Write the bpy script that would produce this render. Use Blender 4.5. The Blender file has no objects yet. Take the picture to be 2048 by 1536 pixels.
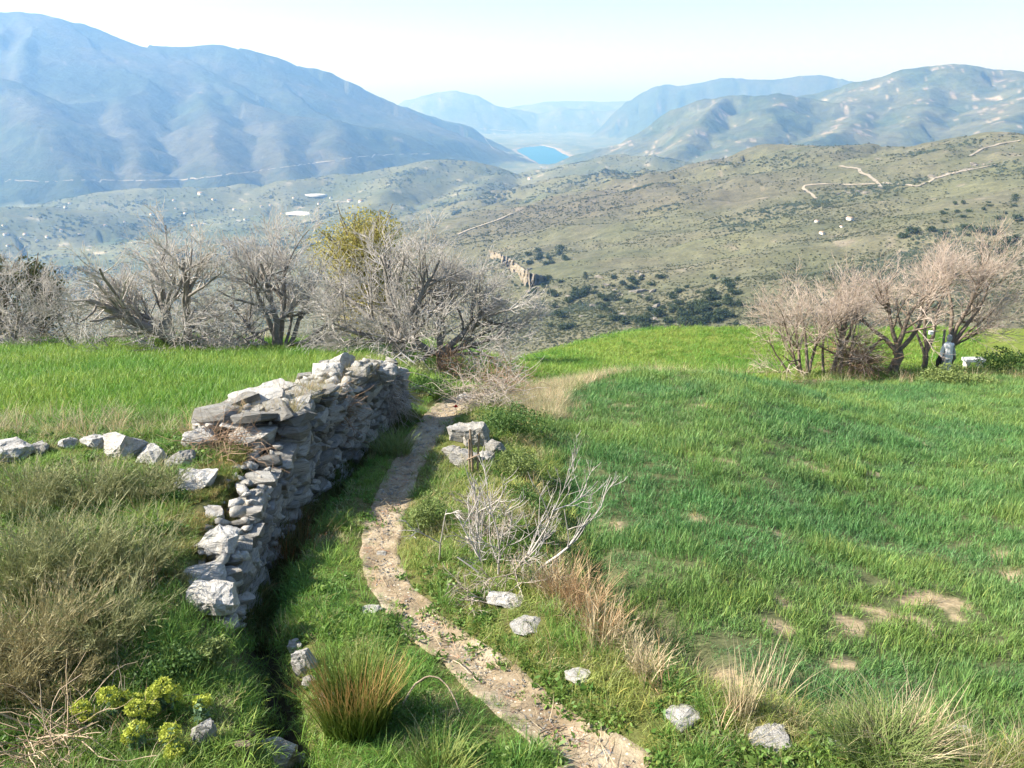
import bpy, bmesh, math, random
import numpy as np
from mathutils import Vector, Matrix, Euler

random.seed(11)
rng = np.random.default_rng(11)
S = bpy.context.scene
COL = S.collection
R = math.radians

# ------------------------------------------------------------------ camera
FPX = 1700.0                       # focal length in pixels of the 2048 px wide photograph
PITCH = R(18.9)
CT, ST = math.cos(PITCH), math.sin(PITCH)
cd = bpy.data.cameras.new('camera')
cam = bpy.data.objects.new('camera', cd)
COL.objects.link(cam)
cam.location = (0, 0, 0)
cam.rotation_euler = (math.pi / 2 - PITCH, 0, 0)
cd.sensor_width = 36
cd.lens = 36 * FPX / 2048
cd.clip_start = 0.1
cd.clip_end = 90000
S.camera = cam

# ------------------------------------------------------------------ sky, sun, exposure
SUN_EL, SUN_AZ = R(36), R(-93)      # azimuth measured from +Y (view direction) towards +X
w = bpy.data.worlds.new('World')
S.world = w
w.use_nodes = True
nt = w.node_tree
nt.nodes.clear()
sky = nt.nodes.new('ShaderNodeTexSky')
sky.sky_type = 'NISHITA'
sky.sun_disc = False
sky.sun_elevation = SUN_EL
sky.sun_rotation = SUN_AZ
sky.altitude = 900
sky.air_density = 1.0
sky.dust_density = 2.2
sky.ozone_density = 1.0
bg = nt.nodes.new('ShaderNodeBackground')
bg.inputs['Strength'].default_value = 0.078
wo = nt.nodes.new('ShaderNodeOutputWorld')
nt.links.new(sky.outputs[0], bg.inputs[0])
nt.links.new(bg.outputs[0], wo.inputs[0])

sd = bpy.data.lights.new('sun', 'SUN')
sd.energy = 5.0
sd.angle = R(0.55)
sd.color = (1.0, 0.955, 0.88)
sun = bpy.data.objects.new('sun', sd)
COL.objects.link(sun)
sdir = Vector((math.sin(SUN_AZ) * math.cos(SUN_EL), math.cos(SUN_AZ) * math.cos(SUN_EL), math.sin(SUN_EL)))
sun.rotation_euler = sdir.to_track_quat('Z', 'Y').to_euler()
sun.location = sdir * 50

S.view_settings.view_transform = 'Standard'
S.view_settings.look = 'None'
S.view_settings.gamma = 1
S.view_settings.use_curve_mapping = False
S.view_settings.exposure = 1.42
S.render.engine = 'CYCLES'
cy = S.cycles
cy.use_denoising = True
cy.max_bounces = 5
cy.diffuse_bounces = 2
cy.glossy_bounces = 2
cy.transmission_bounces = 3
cy.transparent_max_bounces = 4
cy.volume_bounces = 1
cy.sample_clamp_indirect = 4

# ------------------------------------------------------------------ helpers
def lin(r, g, b):
    f = lambda c: (c / 255 / 12.92) if c / 255 <= 0.04045 else ((c / 255 + 0.055) / 1.055) ** 2.4
    return (f(r), f(g), f(b))

def smooth(t):
    t = np.clip(t, 0, 1)
    return t * t * (3 - 2 * t)

def pnoise(x, y, seed=0):
    x = np.asarray(x, float); y = np.asarray(y, float)
    xi = np.floor(x).astype(np.int64); yi = np.floor(y).astype(np.int64)
    xf = x - xi; yf = y - yi
    def grad(ix, iy):
        h = (ix * 374761393 + iy * 668265263 + seed * 1442695041) & 0xffffffff
        h = ((h ^ (h >> 13)) * 1274126177) & 0xffffffff
        h = (h ^ (h >> 16)) & 0xffff
        a = h * (2 * math.pi / 65536)
        return np.cos(a), np.sin(a)
    u = xf * xf * xf * (xf * (xf * 6 - 15) + 10)
    v = yf * yf * yf * (yf * (yf * 6 - 15) + 10)
    def d(ix, iy, dx, dy):
        gx, gy = grad(ix, iy)
        return gx * dx + gy * dy
    a = d(xi, yi, xf, yf); b = d(xi + 1, yi, xf - 1, yf)
    c = d(xi, yi + 1, xf, yf - 1); e = d(xi + 1, yi + 1, xf - 1, yf - 1)
    return ((a + (b - a) * u) * (1 - v) + (c + (e - c) * u) * v) * 1.5

def fbm(x, y, o=4, seed=0):
    s = 0; a = 1; t = 0
    for i in range(o):
        s = s + a * pnoise(x * 2 ** i, y * 2 ** i, seed + i * 17); t += a; a *= 0.5
    return s / t

def ridged(x, y, o=4, seed=0):
    s = 0; a = 1; t = 0
    for i in range(o):
        s = s + a * (1 - np.abs(pnoise(x * 2 ** i, y * 2 ** i, seed + i * 31))); t += a; a *= 0.5
    return s / t

def ray(px, py):
    u = (np.asarray(px, float) - 1024) / FPX
    v = (768 - np.asarray(py, float)) / FPX
    return u, CT + v * ST, -ST + v * CT

def mesh_np(name, V, F, mat=None, smooth_shade=False):
    V = np.asarray(V, np.float32); F = np.asarray(F, np.int32)
    me = bpy.data.meshes.new(name)
    k = F.shape[1]
    me.vertices.add(len(V)); me.vertices.foreach_set('co', V.ravel())
    me.loops.add(F.size); me.loops.foreach_set('vertex_index', F.ravel())
    me.polygons.add(len(F))
    me.polygons.foreach_set('loop_start', np.arange(0, F.size, k, dtype=np.int32))
    try:
        me.polygons.foreach_set('loop_total', np.full(len(F), k, np.int32))
    except Exception:
        pass
    if smooth_shade:
        me.polygons.foreach_set('use_smooth', np.ones(len(F), bool))
    me.update(calc_edges=True)
    me.validate()
    if mat: me.materials.append(mat)
    return me

def link(name, me, parent=None, loc=None, rot=None, scale=None):
    o = bpy.data.objects.new(name, me)
    COL.objects.link(o)
    if parent: o.parent = parent
    if loc is not None: o.location = loc
    if rot is not None: o.rotation_euler = rot
    if scale is not None: o.scale = scale if hasattr(scale, '__len__') else (scale,) * 3
    return o

def tag(o, label, cat, group=None):
    o['label'] = label; o['category'] = cat
    if group: o['group'] = group
    return o

def struct(o, label=None, cat=None):
    o['kind'] = 'structure'
    if label: o['label'] = label
    if cat: o['category'] = cat
    return o

def stuff(o, label=None, cat=None):
    o['kind'] = 'stuff'
    if label: o['label'] = label
    if cat: o['category'] = cat
    return o

def thing(name, loc, label, cat, group=None, rz=0):
    o = bpy.data.objects.new(name, None)
    COL.objects.link(o)
    o.empty_display_size = 0.1
    o.location = loc; o.rotation_euler = (0, 0, rz)
    return tag(o, label, cat, group)

def vcol(me, name, C):
    a = me.attributes.new(name, 'FLOAT_COLOR', 'POINT')
    C = np.asarray(C, np.float32)
    a.data.foreach_set('color', np.concatenate([C, np.ones((len(C), 1), np.float32)], 1).ravel())

# ------------------------------------------------------------------ materials
def mat(name, rough=0.85, spec=0.25):
    m = bpy.data.materials.new(name); m.use_nodes = True
    n = m.node_tree.nodes; b = n['Principled BSDF']
    b.inputs['Roughness'].default_value = rough
    b.inputs['Specular IOR Level'].default_value = spec
    return m, m.node_tree, b

def N(t, typ, **kw):
    n = t.nodes.new(typ)
    for k, v in kw.items(): setattr(n, k, v)
    return n

def noise_node(t, scale, detail=6, rough=0.6, coord=None, kind='Object'):
    tc = coord or N(t, 'ShaderNodeTexCoord').outputs[kind]
    n = N(t, 'ShaderNodeTexNoise')
    n.inputs['Scale'].default_value = scale; n.inputs['Detail'].default_value = detail
    n.inputs['Roughness'].default_value = rough
    t.links.new(tc, n.inputs['Vector'])
    return n.outputs['Fac']

def ramp(t, fac, stops):
    r = N(t, 'ShaderNodeValToRGB')
    e = r.color_ramp.elements
    while len(e) < len(stops): e.new(0.5)
    for el, (p, c) in zip(e, stops):
        el.position = p; el.color = (*c, 1) if len(c) == 3 else c
    t.links.new(fac, r.inputs[0])
    return r.outputs[0]

def mix(t, a, b, fac, mode='MIX'):
    m = N(t, 'ShaderNodeMix', data_type='RGBA', blend_type=mode)
    for sock, v in ((m.inputs[6], a), (m.inputs[7], b), (m.inputs[0], fac)):
        if hasattr(v, 'links') or hasattr(v, 'is_linked'): t.links.new(v, sock)
        elif isinstance(v, (int, float)): sock.default_value = v
        else: sock.default_value = (*v, 1)
    return m.outputs[2]

def bump(t, b, h, strength=0.5, dist=0.02):
    n = N(t, 'ShaderNodeBump')
    n.inputs['Strength'].default_value = strength; n.inputs['Distance'].default_value = dist
    t.links.new(h, n.inputs['Height']); t.links.new(n.outputs[0], b.inputs['Normal'])

def simple_mat(name, c1, c2, scale, rough=0.85, spec=0.2, bstr=0.0, bdist=0.01, rnd=0.0):
    m, t, b = mat(name, rough, spec)
    f = noise_node(t, scale)
    c = ramp(t, f, [(0.3, c1), (0.7, c2)])
    if rnd:
        oi = N(t, 'ShaderNodeObjectInfo')
        h = N(t, 'ShaderNodeHueSaturation')
        mr = N(t, 'ShaderNodeMapRange'); mr.inputs[3].default_value = 1 - rnd; mr.inputs[4].default_value = 1 + rnd
        t.links.new(oi.outputs['Random'], mr.inputs[0]); t.links.new(mr.outputs[0], h.inputs['Value'])
        t.links.new(c, h.inputs['Color']); c = h.outputs[0]
    t.links.new(c, b.inputs['Base Color'])
    if bstr: bump(t, b, f, bstr, bdist)
    return m

def leafy(name, c1, c2, scale=3.0, transl=0.35, attr=None, rough=0.6, spec=0.25, attr_type='INSTANCER', blade=False):
    m, t, b = mat(name, rough, spec)
    if attr:
        a = N(t, 'ShaderNodeAttribute', attribute_type=attr_type, attribute_name=attr)
        col = a.outputs['Color']
        if blade:
            bl = N(t, 'ShaderNodeAttribute', attribute_type='GEOMETRY', attribute_name='blade')
            col = mix(t, col, bl.outputs['Color'], 1.0, 'MULTIPLY')
    else:
        f = noise_node(t, scale, 3)
        col = ramp(t, f, [(0.3, c1), (0.7, c2)])
    t.links.new(col, b.inputs['Base Color'])
    tr = N(t, 'ShaderNodeBsdfTranslucent'); t.links.new(col, tr.inputs[0])
    ms = N(t, 'ShaderNodeMixShader'); ms.inputs[0].default_value = transl
    t.links.new(b.outputs[0], ms.inputs[1]); t.links.new(tr.outputs[0], ms.inputs[2])
    t.links.new(ms.outputs[0], t.nodes['Material Output'].inputs['Surface'])
    return m

M = {}
def make_stone(name, light, dark, warm, val=0.22):
    m, t, b = mat(name, 0.9, 0.2)
    tc = N(t, 'ShaderNodeTexCoord')
    oi = N(t, 'ShaderNodeObjectInfo')
    va = N(t, 'ShaderNodeVectorMath', operation='ADD')
    t.links.new(tc.outputs['Object'], va.inputs[0])
    vs = N(t, 'ShaderNodeVectorMath', operation='SCALE'); vs.inputs[3].default_value = 37.0
    cmb = N(t, 'ShaderNodeCombineXYZ')
    for i in range(3): t.links.new(oi.outputs['Random'], cmb.inputs[i])
    t.links.new(cmb.outputs[0], vs.inputs[0]); t.links.new(vs.outputs[0], va.inputs[1])
    mp = N(t, 'ShaderNodeMapping'); mp.inputs['Scale'].default_value = (1.6, 1.6, 9)
    t.links.new(va.outputs[0], mp.inputs['Vector'])
    lam = noise_node(t, 2.0, 8, 0.65, mp.outputs[0])
    blot = noise_node(t, 3.2, 6, 0.6, va.outputs[0])
    fine = noise_node(t, 30, 4, 0.7, va.outputs[0])
    c = ramp(t, lam, [(0.28, dark), (0.48, light), (0.75, tuple(min(1, x * 1.25) for x in light))])
    c = mix(t, c, warm, ramp(t, blot, [(0.52, (0, 0, 0)), (0.72, (0.75, 0.75, 0.75))]))
    c = mix(t, c, (0.34, 0.32, 0.20), ramp(t, noise_node(t, 6.5, 5, 0.7, va.outputs[0]), [(0.60, (0, 0, 0)), (0.68, (0.6, 0.6, 0.6))]))
    c = mix(t, c, (0.06, 0.058, 0.05), ramp(t, fine, [(0.60, (0, 0, 0)), (0.75, (0.6, 0.6, 0.6))]))
    h = N(t, 'ShaderNodeHueSaturation')
    mr = N(t, 'ShaderNodeMapRange'); mr.inputs[3].default_value = 1 - val; mr.inputs[4].default_value = 1 + val
    t.links.new(oi.outputs['Random'], mr.inputs[0]); t.links.new(mr.outputs[0], h.inputs['Value'])
    t.links.new(c, h.inputs['Color'])
    t.links.new(h.outputs[0], b.inputs['Base Color'])
    hh = mix(t, lam, fine, 0.3)
    bump(t, b, hh, 0.9, 0.08)
    return m
M['stone'] = make_stone('schist_stone', (0.35, 0.34, 0.315), (0.14, 0.136, 0.128), (0.33, 0.285, 0.22), 0.4)
M['boulder'] = make_stone('pale_boulder_stone', (0.50, 0.49, 0.465), (0.24, 0.235, 0.225), (0.46, 0.41, 0.34), 0.15)
M['brownstone'] = make_stone('brown_stone', (0.3, 0.24, 0.17), (0.14, 0.11, 0.08), (0.34, 0.26, 0.16), 0.15)

def make_tone(name, s1, s2, amt, bstr, bdist, rough=0.95):
    m, t, b = mat(name, rough, 0.1)
    a = N(t, 'ShaderNodeAttribute', attribute_name='tone')
    f1 = noise_node(t, s1, 8, 0.65); f2 = noise_node(t, s2, 5, 0.6)
    g = ramp(t, f1, [(0.3, (1 - amt,) * 3), (0.7, (1 + amt,) * 3)])
    g2 = ramp(t, f2, [(0.35, (1 - amt * .7,) * 3), (0.65, (1 + amt * .7,) * 3)])
    c = mix(t, a.outputs['Color'], g, 1.0, 'MULTIPLY'); c = mix(t, c, g2, 1.0, 'MULTIPLY')
    t.links.new(c, b.inputs['Base Color'])
    bump(t, b, f1, bstr, bdist)
    return m
M['terrain'] = make_tone('terrain_scrub', 0.05, 0.25, 0.3, 0.5, 4.0)
M['farland'] = make_tone('mountain_scrub', 0.004, 0.02, 0.35, 0.7, 60.0)
M['ground'] = make_tone('ground_soil', 6.0, 45.0, 0.3, 0.6, 0.03)
M['grass'] = leafy('grass_blades', None, None, attr='tint', transl=0.35, rough=0.5, spec=0.3, blade=True)
M['scrub'] = leafy('scrub_leaves', None, None, attr='tint', transl=0.15, rough=0.8, spec=0.1)
def make_path():
    m, t, b = mat('trodden_earth', 0.95, 0.1)
    f = noise_node(t, 3.0, 8, 0.65); g = noise_node(t, 28.0, 6, 0.7)
    vo = N(t, 'ShaderNodeTexVoronoi'); vo.inputs['Scale'].default_value = 22
    t.links.new(N(t, 'ShaderNodeTexCoord').outputs['Object'], vo.inputs['Vector'])
    c = ramp(t, f, [(0.3, lin(128, 114, 93)), (0.5, lin(156, 142, 120)), (0.72, lin(182, 171, 150))])
    c = mix(t, c, lin(120, 98, 74), ramp(t, g, [(0.5, (0, 0, 0)), (0.72, (.7, .7, .7))]))
    c = mix(t, c, lin(214, 205, 190), ramp(t, vo.outputs['Distance'], [(0.12, (.8, .8, .8)), (0.2, (0, 0, 0))]))
    t.links.new(c, b.inputs['Base Color'])
    bump(t, b, mix(t, g, f, 0.4), 0.8, 0.03)
    return m
M['path'] = make_path()
M['figbark'] = simple_mat('grey_fig_bark', (0.13, 0.118, 0.105), (0.30, 0.28, 0.255), 9, bstr=.5, bdist=.02)
M['figtwig'] = simple_mat('grey_fig_twigs', (0.35, 0.325, 0.30), (0.55, 0.52, 0.49), 2.0)
M['tanbark'] = simple_mat('brown_bark', (0.13, 0.10, 0.08), (0.28, 0.23, 0.18), 9, bstr=.5, bdist=.02)
M['tantwig'] = simple_mat('pinkish_twigs', (0.44, 0.345, 0.285), (0.60, 0.51, 0.44), 1.5)
M['deadtwig'] = simple_mat('dead_twigs', (0.30, 0.25, 0.20), (0.48, 0.43, 0.38), 4)
M['browntwig'] = simple_mat('brown_dead_twigs', (0.20, 0.13, 0.085), (0.40, 0.28, 0.19), 4)
M['saptwig'] = simple_mat('pale_sapling_bark', (0.30, 0.275, 0.25), (0.52, 0.49, 0.46), 6)
M['straw'] = leafy('dry_straw', (0.42, 0.34, 0.20), (0.58, 0.50, 0.34), 2.5, 0.2)
M['redstraw'] = leafy('reddish_dry_grass', (0.36, 0.22, 0.11), (0.48, 0.36, 0.22), 3.5, 0.2)
M['broom'] = leafy('grey_green_broom', (0.12, 0.16, 0.05), (0.38, 0.37, 0.20), 2.6, 0.2)
M['broomdry'] = leafy('dry_broom', (0.20, 0.19, 0.08), (0.44, 0.38, 0.22), 2.2, 0.2)
M['bush'] = leafy('green_bush_leaves', (0.04, 0.10, 0.025), (0.11, 0.19, 0.045), 5, 0.3)
M['palebush'] = leafy('pale_green_bush_leaves', (0.12, 0.17, 0.05), (0.24, 0.30, 0.10), 8, 0.3)
M['yellowleaf'] = leafy('spring_yellow_leaves', (0.28, 0.27, 0.07), (0.42, 0.37, 0.13), 1.0, 0.35)
M['evergreen'] = leafy('dark_evergreen_leaves', (0.04, 0.06, 0.022), (0.11, 0.12, 0.05), 0.8, 0.15)
M['pine'] = leafy('dark_pine_leaves', (0.025, 0.042, 0.018), (0.07, 0.10, 0.04), 0.15, 0.1)
M['euphead'] = leafy('yellow_green_bracts', (0.34, 0.42, 0.05), (0.50, 0.52, 0.10), 20, 0.3)
M['eupleaf'] = leafy('blue_green_leaves', (0.10, 0.19, 0.10), (0.18, 0.27, 0.16), 14, 0.3)
M['rush'] = None
M['wood'] = simple_mat('weathered_wood', (0.17, 0.12, 0.08), (0.38, 0.29, 0.21), 18, bstr=.5, bdist=.01)
M['stick'] = simple_mat('dry_stick', (0.36, 0.27, 0.18), (0.50, 0.40, 0.29), 12)
M['metal'] = simple_mat('rusty_grey_metal', (0.32, 0.30, 0.28), (0.48, 0.46, 0.44), 20, 0.5, 0.4)
M['cloth'] = simple_mat('white_cloth', (0.70, 0.71, 0.74), (0.84, 0.84, 0.84), 5)
M['greycloth'] = simple_mat('grey_cloth', (0.30, 0.31, 0.33), (0.46, 0.47, 0.48), 6)
M['blackcloth'] = simple_mat('black_cloth', (0.02, 0.018, 0.018), (0.04, 0.035, 0.035), 6)
M['white'] = simple_mat('white_paint', (0.72, 0.72, 0.71), (0.84, 0.84, 0.83), 3)
M['house'] = simple_mat('white_house_wall', (0.62, 0.60, 0.56), (0.80, 0.79, 0.76), 0.2)
M['roof'] = simple_mat('clay_roof', (0.30, 0.20, 0.15), (0.42, 0.30, 0.23), 0.3)
M['plastic'] = simple_mat('greenhouse_plastic', (0.36, 0.36, 0.34), (0.52, 0.52, 0.50), 0.05, 0.5)
M['track'] = simple_mat('pale_dirt_track', (0.22, 0.195, 0.155), (0.32, 0.285, 0.23), 0.02)
M['cliff'] = simple_mat('ochre_cliff_rock', (0.15, 0.13, 0.10), (0.33, 0.28, 0.205), 0.10, bstr=1.0, bdist=6)
M['outcrop'] = simple_mat('grey_outcrop_rock', (0.11, 0.102, 0.088), (0.25, 0.23, 0.195), 4.0, bstr=1, bdist=.2)
M['window'] = simple_mat('dark_window', (0.03, 0.035, 0.04), (0.05, 0.055, 0.06), 1, 0.2, 0.5)
M['poppy'] = simple_mat('red_poppy_petal', (0.55, 0.03, 0.015), (0.62, 0.05, 0.02), 20)
def make_water():
    m, t, b = mat('reservoir_water', 0.5, 0.06)
    f = noise_node(t, 0.002, 4)
    t.links.new(ramp(t, f, [(0.3, (0.010, 0.105, 0.20)), (0.7, (0.014, 0.12, 0.23))]), b.inputs['Base Color'])
    return m
M['water'] = make_water()

# ------------------------------------------------------------------ near ground: height function
_ty = np.arange(-60, 140, 0.05)
def prof(knots, sig=0.35):
    k = np.array(knots, float)
    z = np.interp(_ty, k[:, 0], k[:, 1])
    n = int(sig * 3 / 0.05); g = np.exp(-0.5 * (np.arange(-n, n + 1) * 0.05 / sig) ** 2); g /= g.sum()
    zs = np.convolve(np.pad(z, n, mode='edge'), g, mode='valid')
    return lambda y: np.interp(y, _ty, zs)
_back = [(-60, 16), (-5, -0.4), (0.9, -1.65)]
_fall = [(50, -17), (90, -34), (140, -54)]
Pz = prof(_back + [(2.2, -2.8), (2.9, -3.1), (3.35, -3.15), (4, -3.25), (5.2, -3.4), (7.36, -3.7), (10.6, -4.2), (14, -4.9), (17, -6.0),
                   (20, -7.1), (25, -8.3), (29, -9.0), (35, -9.45), (38, -10.6)] + _fall)
Lz = prof(_back + [(2.2, -2.8), (3.0, -3.08), (4.0, -3.08), (5, -3.0), (7.3, -3.05), (10, -3.62), (14, -4.54), (20.5, -6.05), (23.5, -6.7),
                   (26, -8.2), (35, -11.5)] + _fall)
Fz = prof(_back + [(2.2, -2.85), (3.0, -3.2), (4, -3.42), (24.5, -8.22), (26.3, -8.85), (29, -9.05), (36, -9.5), (39, -10.8)] + _fall)

Fm = prof(_back + [(2.2, -2.85), (3.0, -3.2), (4, -3.40), (9, -4.02), (13, -4.56), (15, -4.92), (16, -5.3), (18, -6.7), (20, -7.6), (25, -8.6), (29, -9.05), (36, -9.5), (39, -10.8)] + _fall, .5)
def F2(x, y):
    return Fm(y) + (Fz(y) - Fm(y)) * smooth((x / (np.maximum(y, 0) + 1) - 0.20) / 0.34)

def line_from_px(pts, zf):
    out = []
    ys = np.arange(1.5, 60, 0.01); tt = -zf(ys) / ys
    for px, py in pts:
        a, b, c = ray(px, py)
        i = np.argmax(tt < -c / b)
        out.append((ys[i], a / b * ys[i]))
    out.sort()
    o = np.array(out)
    return o
_wl = line_from_px([(545, 1536), (520, 1440), (490, 1330), (480, 1240), (525, 1120), (575, 1035), (650, 955), (715, 895), (770, 855), (812, 835),
                    (835, 800), (830, 770)], Pz)
_pl = line_from_px([(1215, 1530), (1080, 1425), (960, 1330), (835, 1235), (775, 1165), (757, 1100), (770, 1030), (795, 960), (832, 890), (868, 848),
                    (900, 812), (930, 795), (985, 775)], Pz)
_lp = line_from_px([(2080, 1500), (1750, 1470), (1500, 1420), (1310, 1350), (1200, 1255), (1110, 1175), (1085, 1060), (1062, 930), (1045, 850), (1040, 800), (1048, 780)], Pz)
# field edge farther on bends to the right
_lp = np.vstack([_lp, [(15, 0.7), (16.3, 2.2), (17.2, 4.0), (18, 5.6), (23.5, 8.2), (24.6, 10), (25.2, 30)]])
_pl = np.vstack([_pl, [(17, 1.0), (40, 3.0)]])
_wl = np.vstack([_wl, [(17, -2.6), (22, -3.3), (60, -3.5)]])
def _srt(a):
    a = a[np.argsort(a[:, 0])]; return a
_wl, _pl, _lp = _srt(_wl), _srt(_pl), _srt(_lp)
xw = lambda y: np.interp(y, _wl[:, 0], _wl[:, 1])
xp = lambda y: np.interp(y, _pl[:, 0], _pl[:, 1])
xl = lambda y: np.interp(y, _lp[:, 0], _lp[:, 1])
WALL0, WALL1 = 4.95, 11.25

def G(x, y):
    x = np.asarray(x, float); y = np.asarray(y, float)
    p, l, f = Pz(y), Lz(y), F2(x, y)
    wdt = np.interp(y, [3, 4.6, 5.0, 11, 13, 18, 25, 40], [0.7, 0.6, 0.35, 0.35, 1.2, 3.0, 7.0, 12.0])
    off = np.interp(y, [4.6, 5.0, 11, 12], [0.45, 0.42, 0.42, 0.6])
    g = l + (p - l) * smooth((x - xw(y) + off) / wdt)
    w2 = np.interp(y, [3, 5, 8, 12, 20, 24], [0.5, 0.55, 1.2, 1.9, 1.5, 1.6])
    t2 = smooth((x - xl(y)) / w2)
    g = g * (1 - t2) + f * t2
    inb = smooth((y - 2.6) / 0.8) * (1 - smooth((y - 11) / 3))
    bank = np.exp(-((x - (xp(y) * 0.35 + xl(y) * 0.65)) / (0.30 * np.maximum(xl(y) - xp(y), 0.3))) ** 2)
    g = g + 0.10 * bank * inb
    lipd = np.exp(-((x - xl(y) - 0.35) / 0.22) ** 2) * smooth((y - 3.4) / .6) * (1 - smooth((y - 8) / 3))
    g = g - 0.14 * lipd
    g = g + 0.10 * fbm(x * .45, y * .45, 2, 33) * smooth((x - xl(y) - .5) / 1.0)
    g = g - 0.30 * np.exp(-((x - xw(y) - 0.13) / 0.15) ** 2) * smooth((y - 2.6) / 0.6) * (1 - smooth((y - 10) / 1.0))
    g = g - 0.05 * np.exp(-((x - xp(y)) / 0.24) ** 2) * (1 - smooth((y - 15) / 3))
    near = np.exp(-np.maximum(y, 0) / 60)
    g = g + (0.05 * fbm(x * 0.7, y * 0.7, 3, 3) + 0.018 * fbm(x * 4, y * 4, 2, 9)) * near
    # mound of earth under the fig trees
    g = g + 0.25 * np.exp(-((x + 8.3) ** 2 + (y - 20.3) ** 2) / 1.2)
    return g

def at(px, py, lo=2.0, hi=60.0):
    a, b, c = ray(px, py)
    ys = np.linspace(lo, hi, 6000)
    d = c / b * ys - G(a / b * ys, ys)
    i = int(np.argmax(d < 0))
    if d[i] >= 0: i = len(ys) - 1
    y = ys[i]
    return Vector((a / b * y, y, float(G(a / b * y, y))))

def pxm(p):           # metres per photograph pixel at point p
    return (p.y * CT - p.z * ST) / FPX

# ------------------------------------------------------------------ far land: height function
def P3(px, py, D):
    a, b, c = ray(px, py); h = math.hypot(a, b)
    return (a / h * D, b / h * D, c / h * D)
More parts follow.
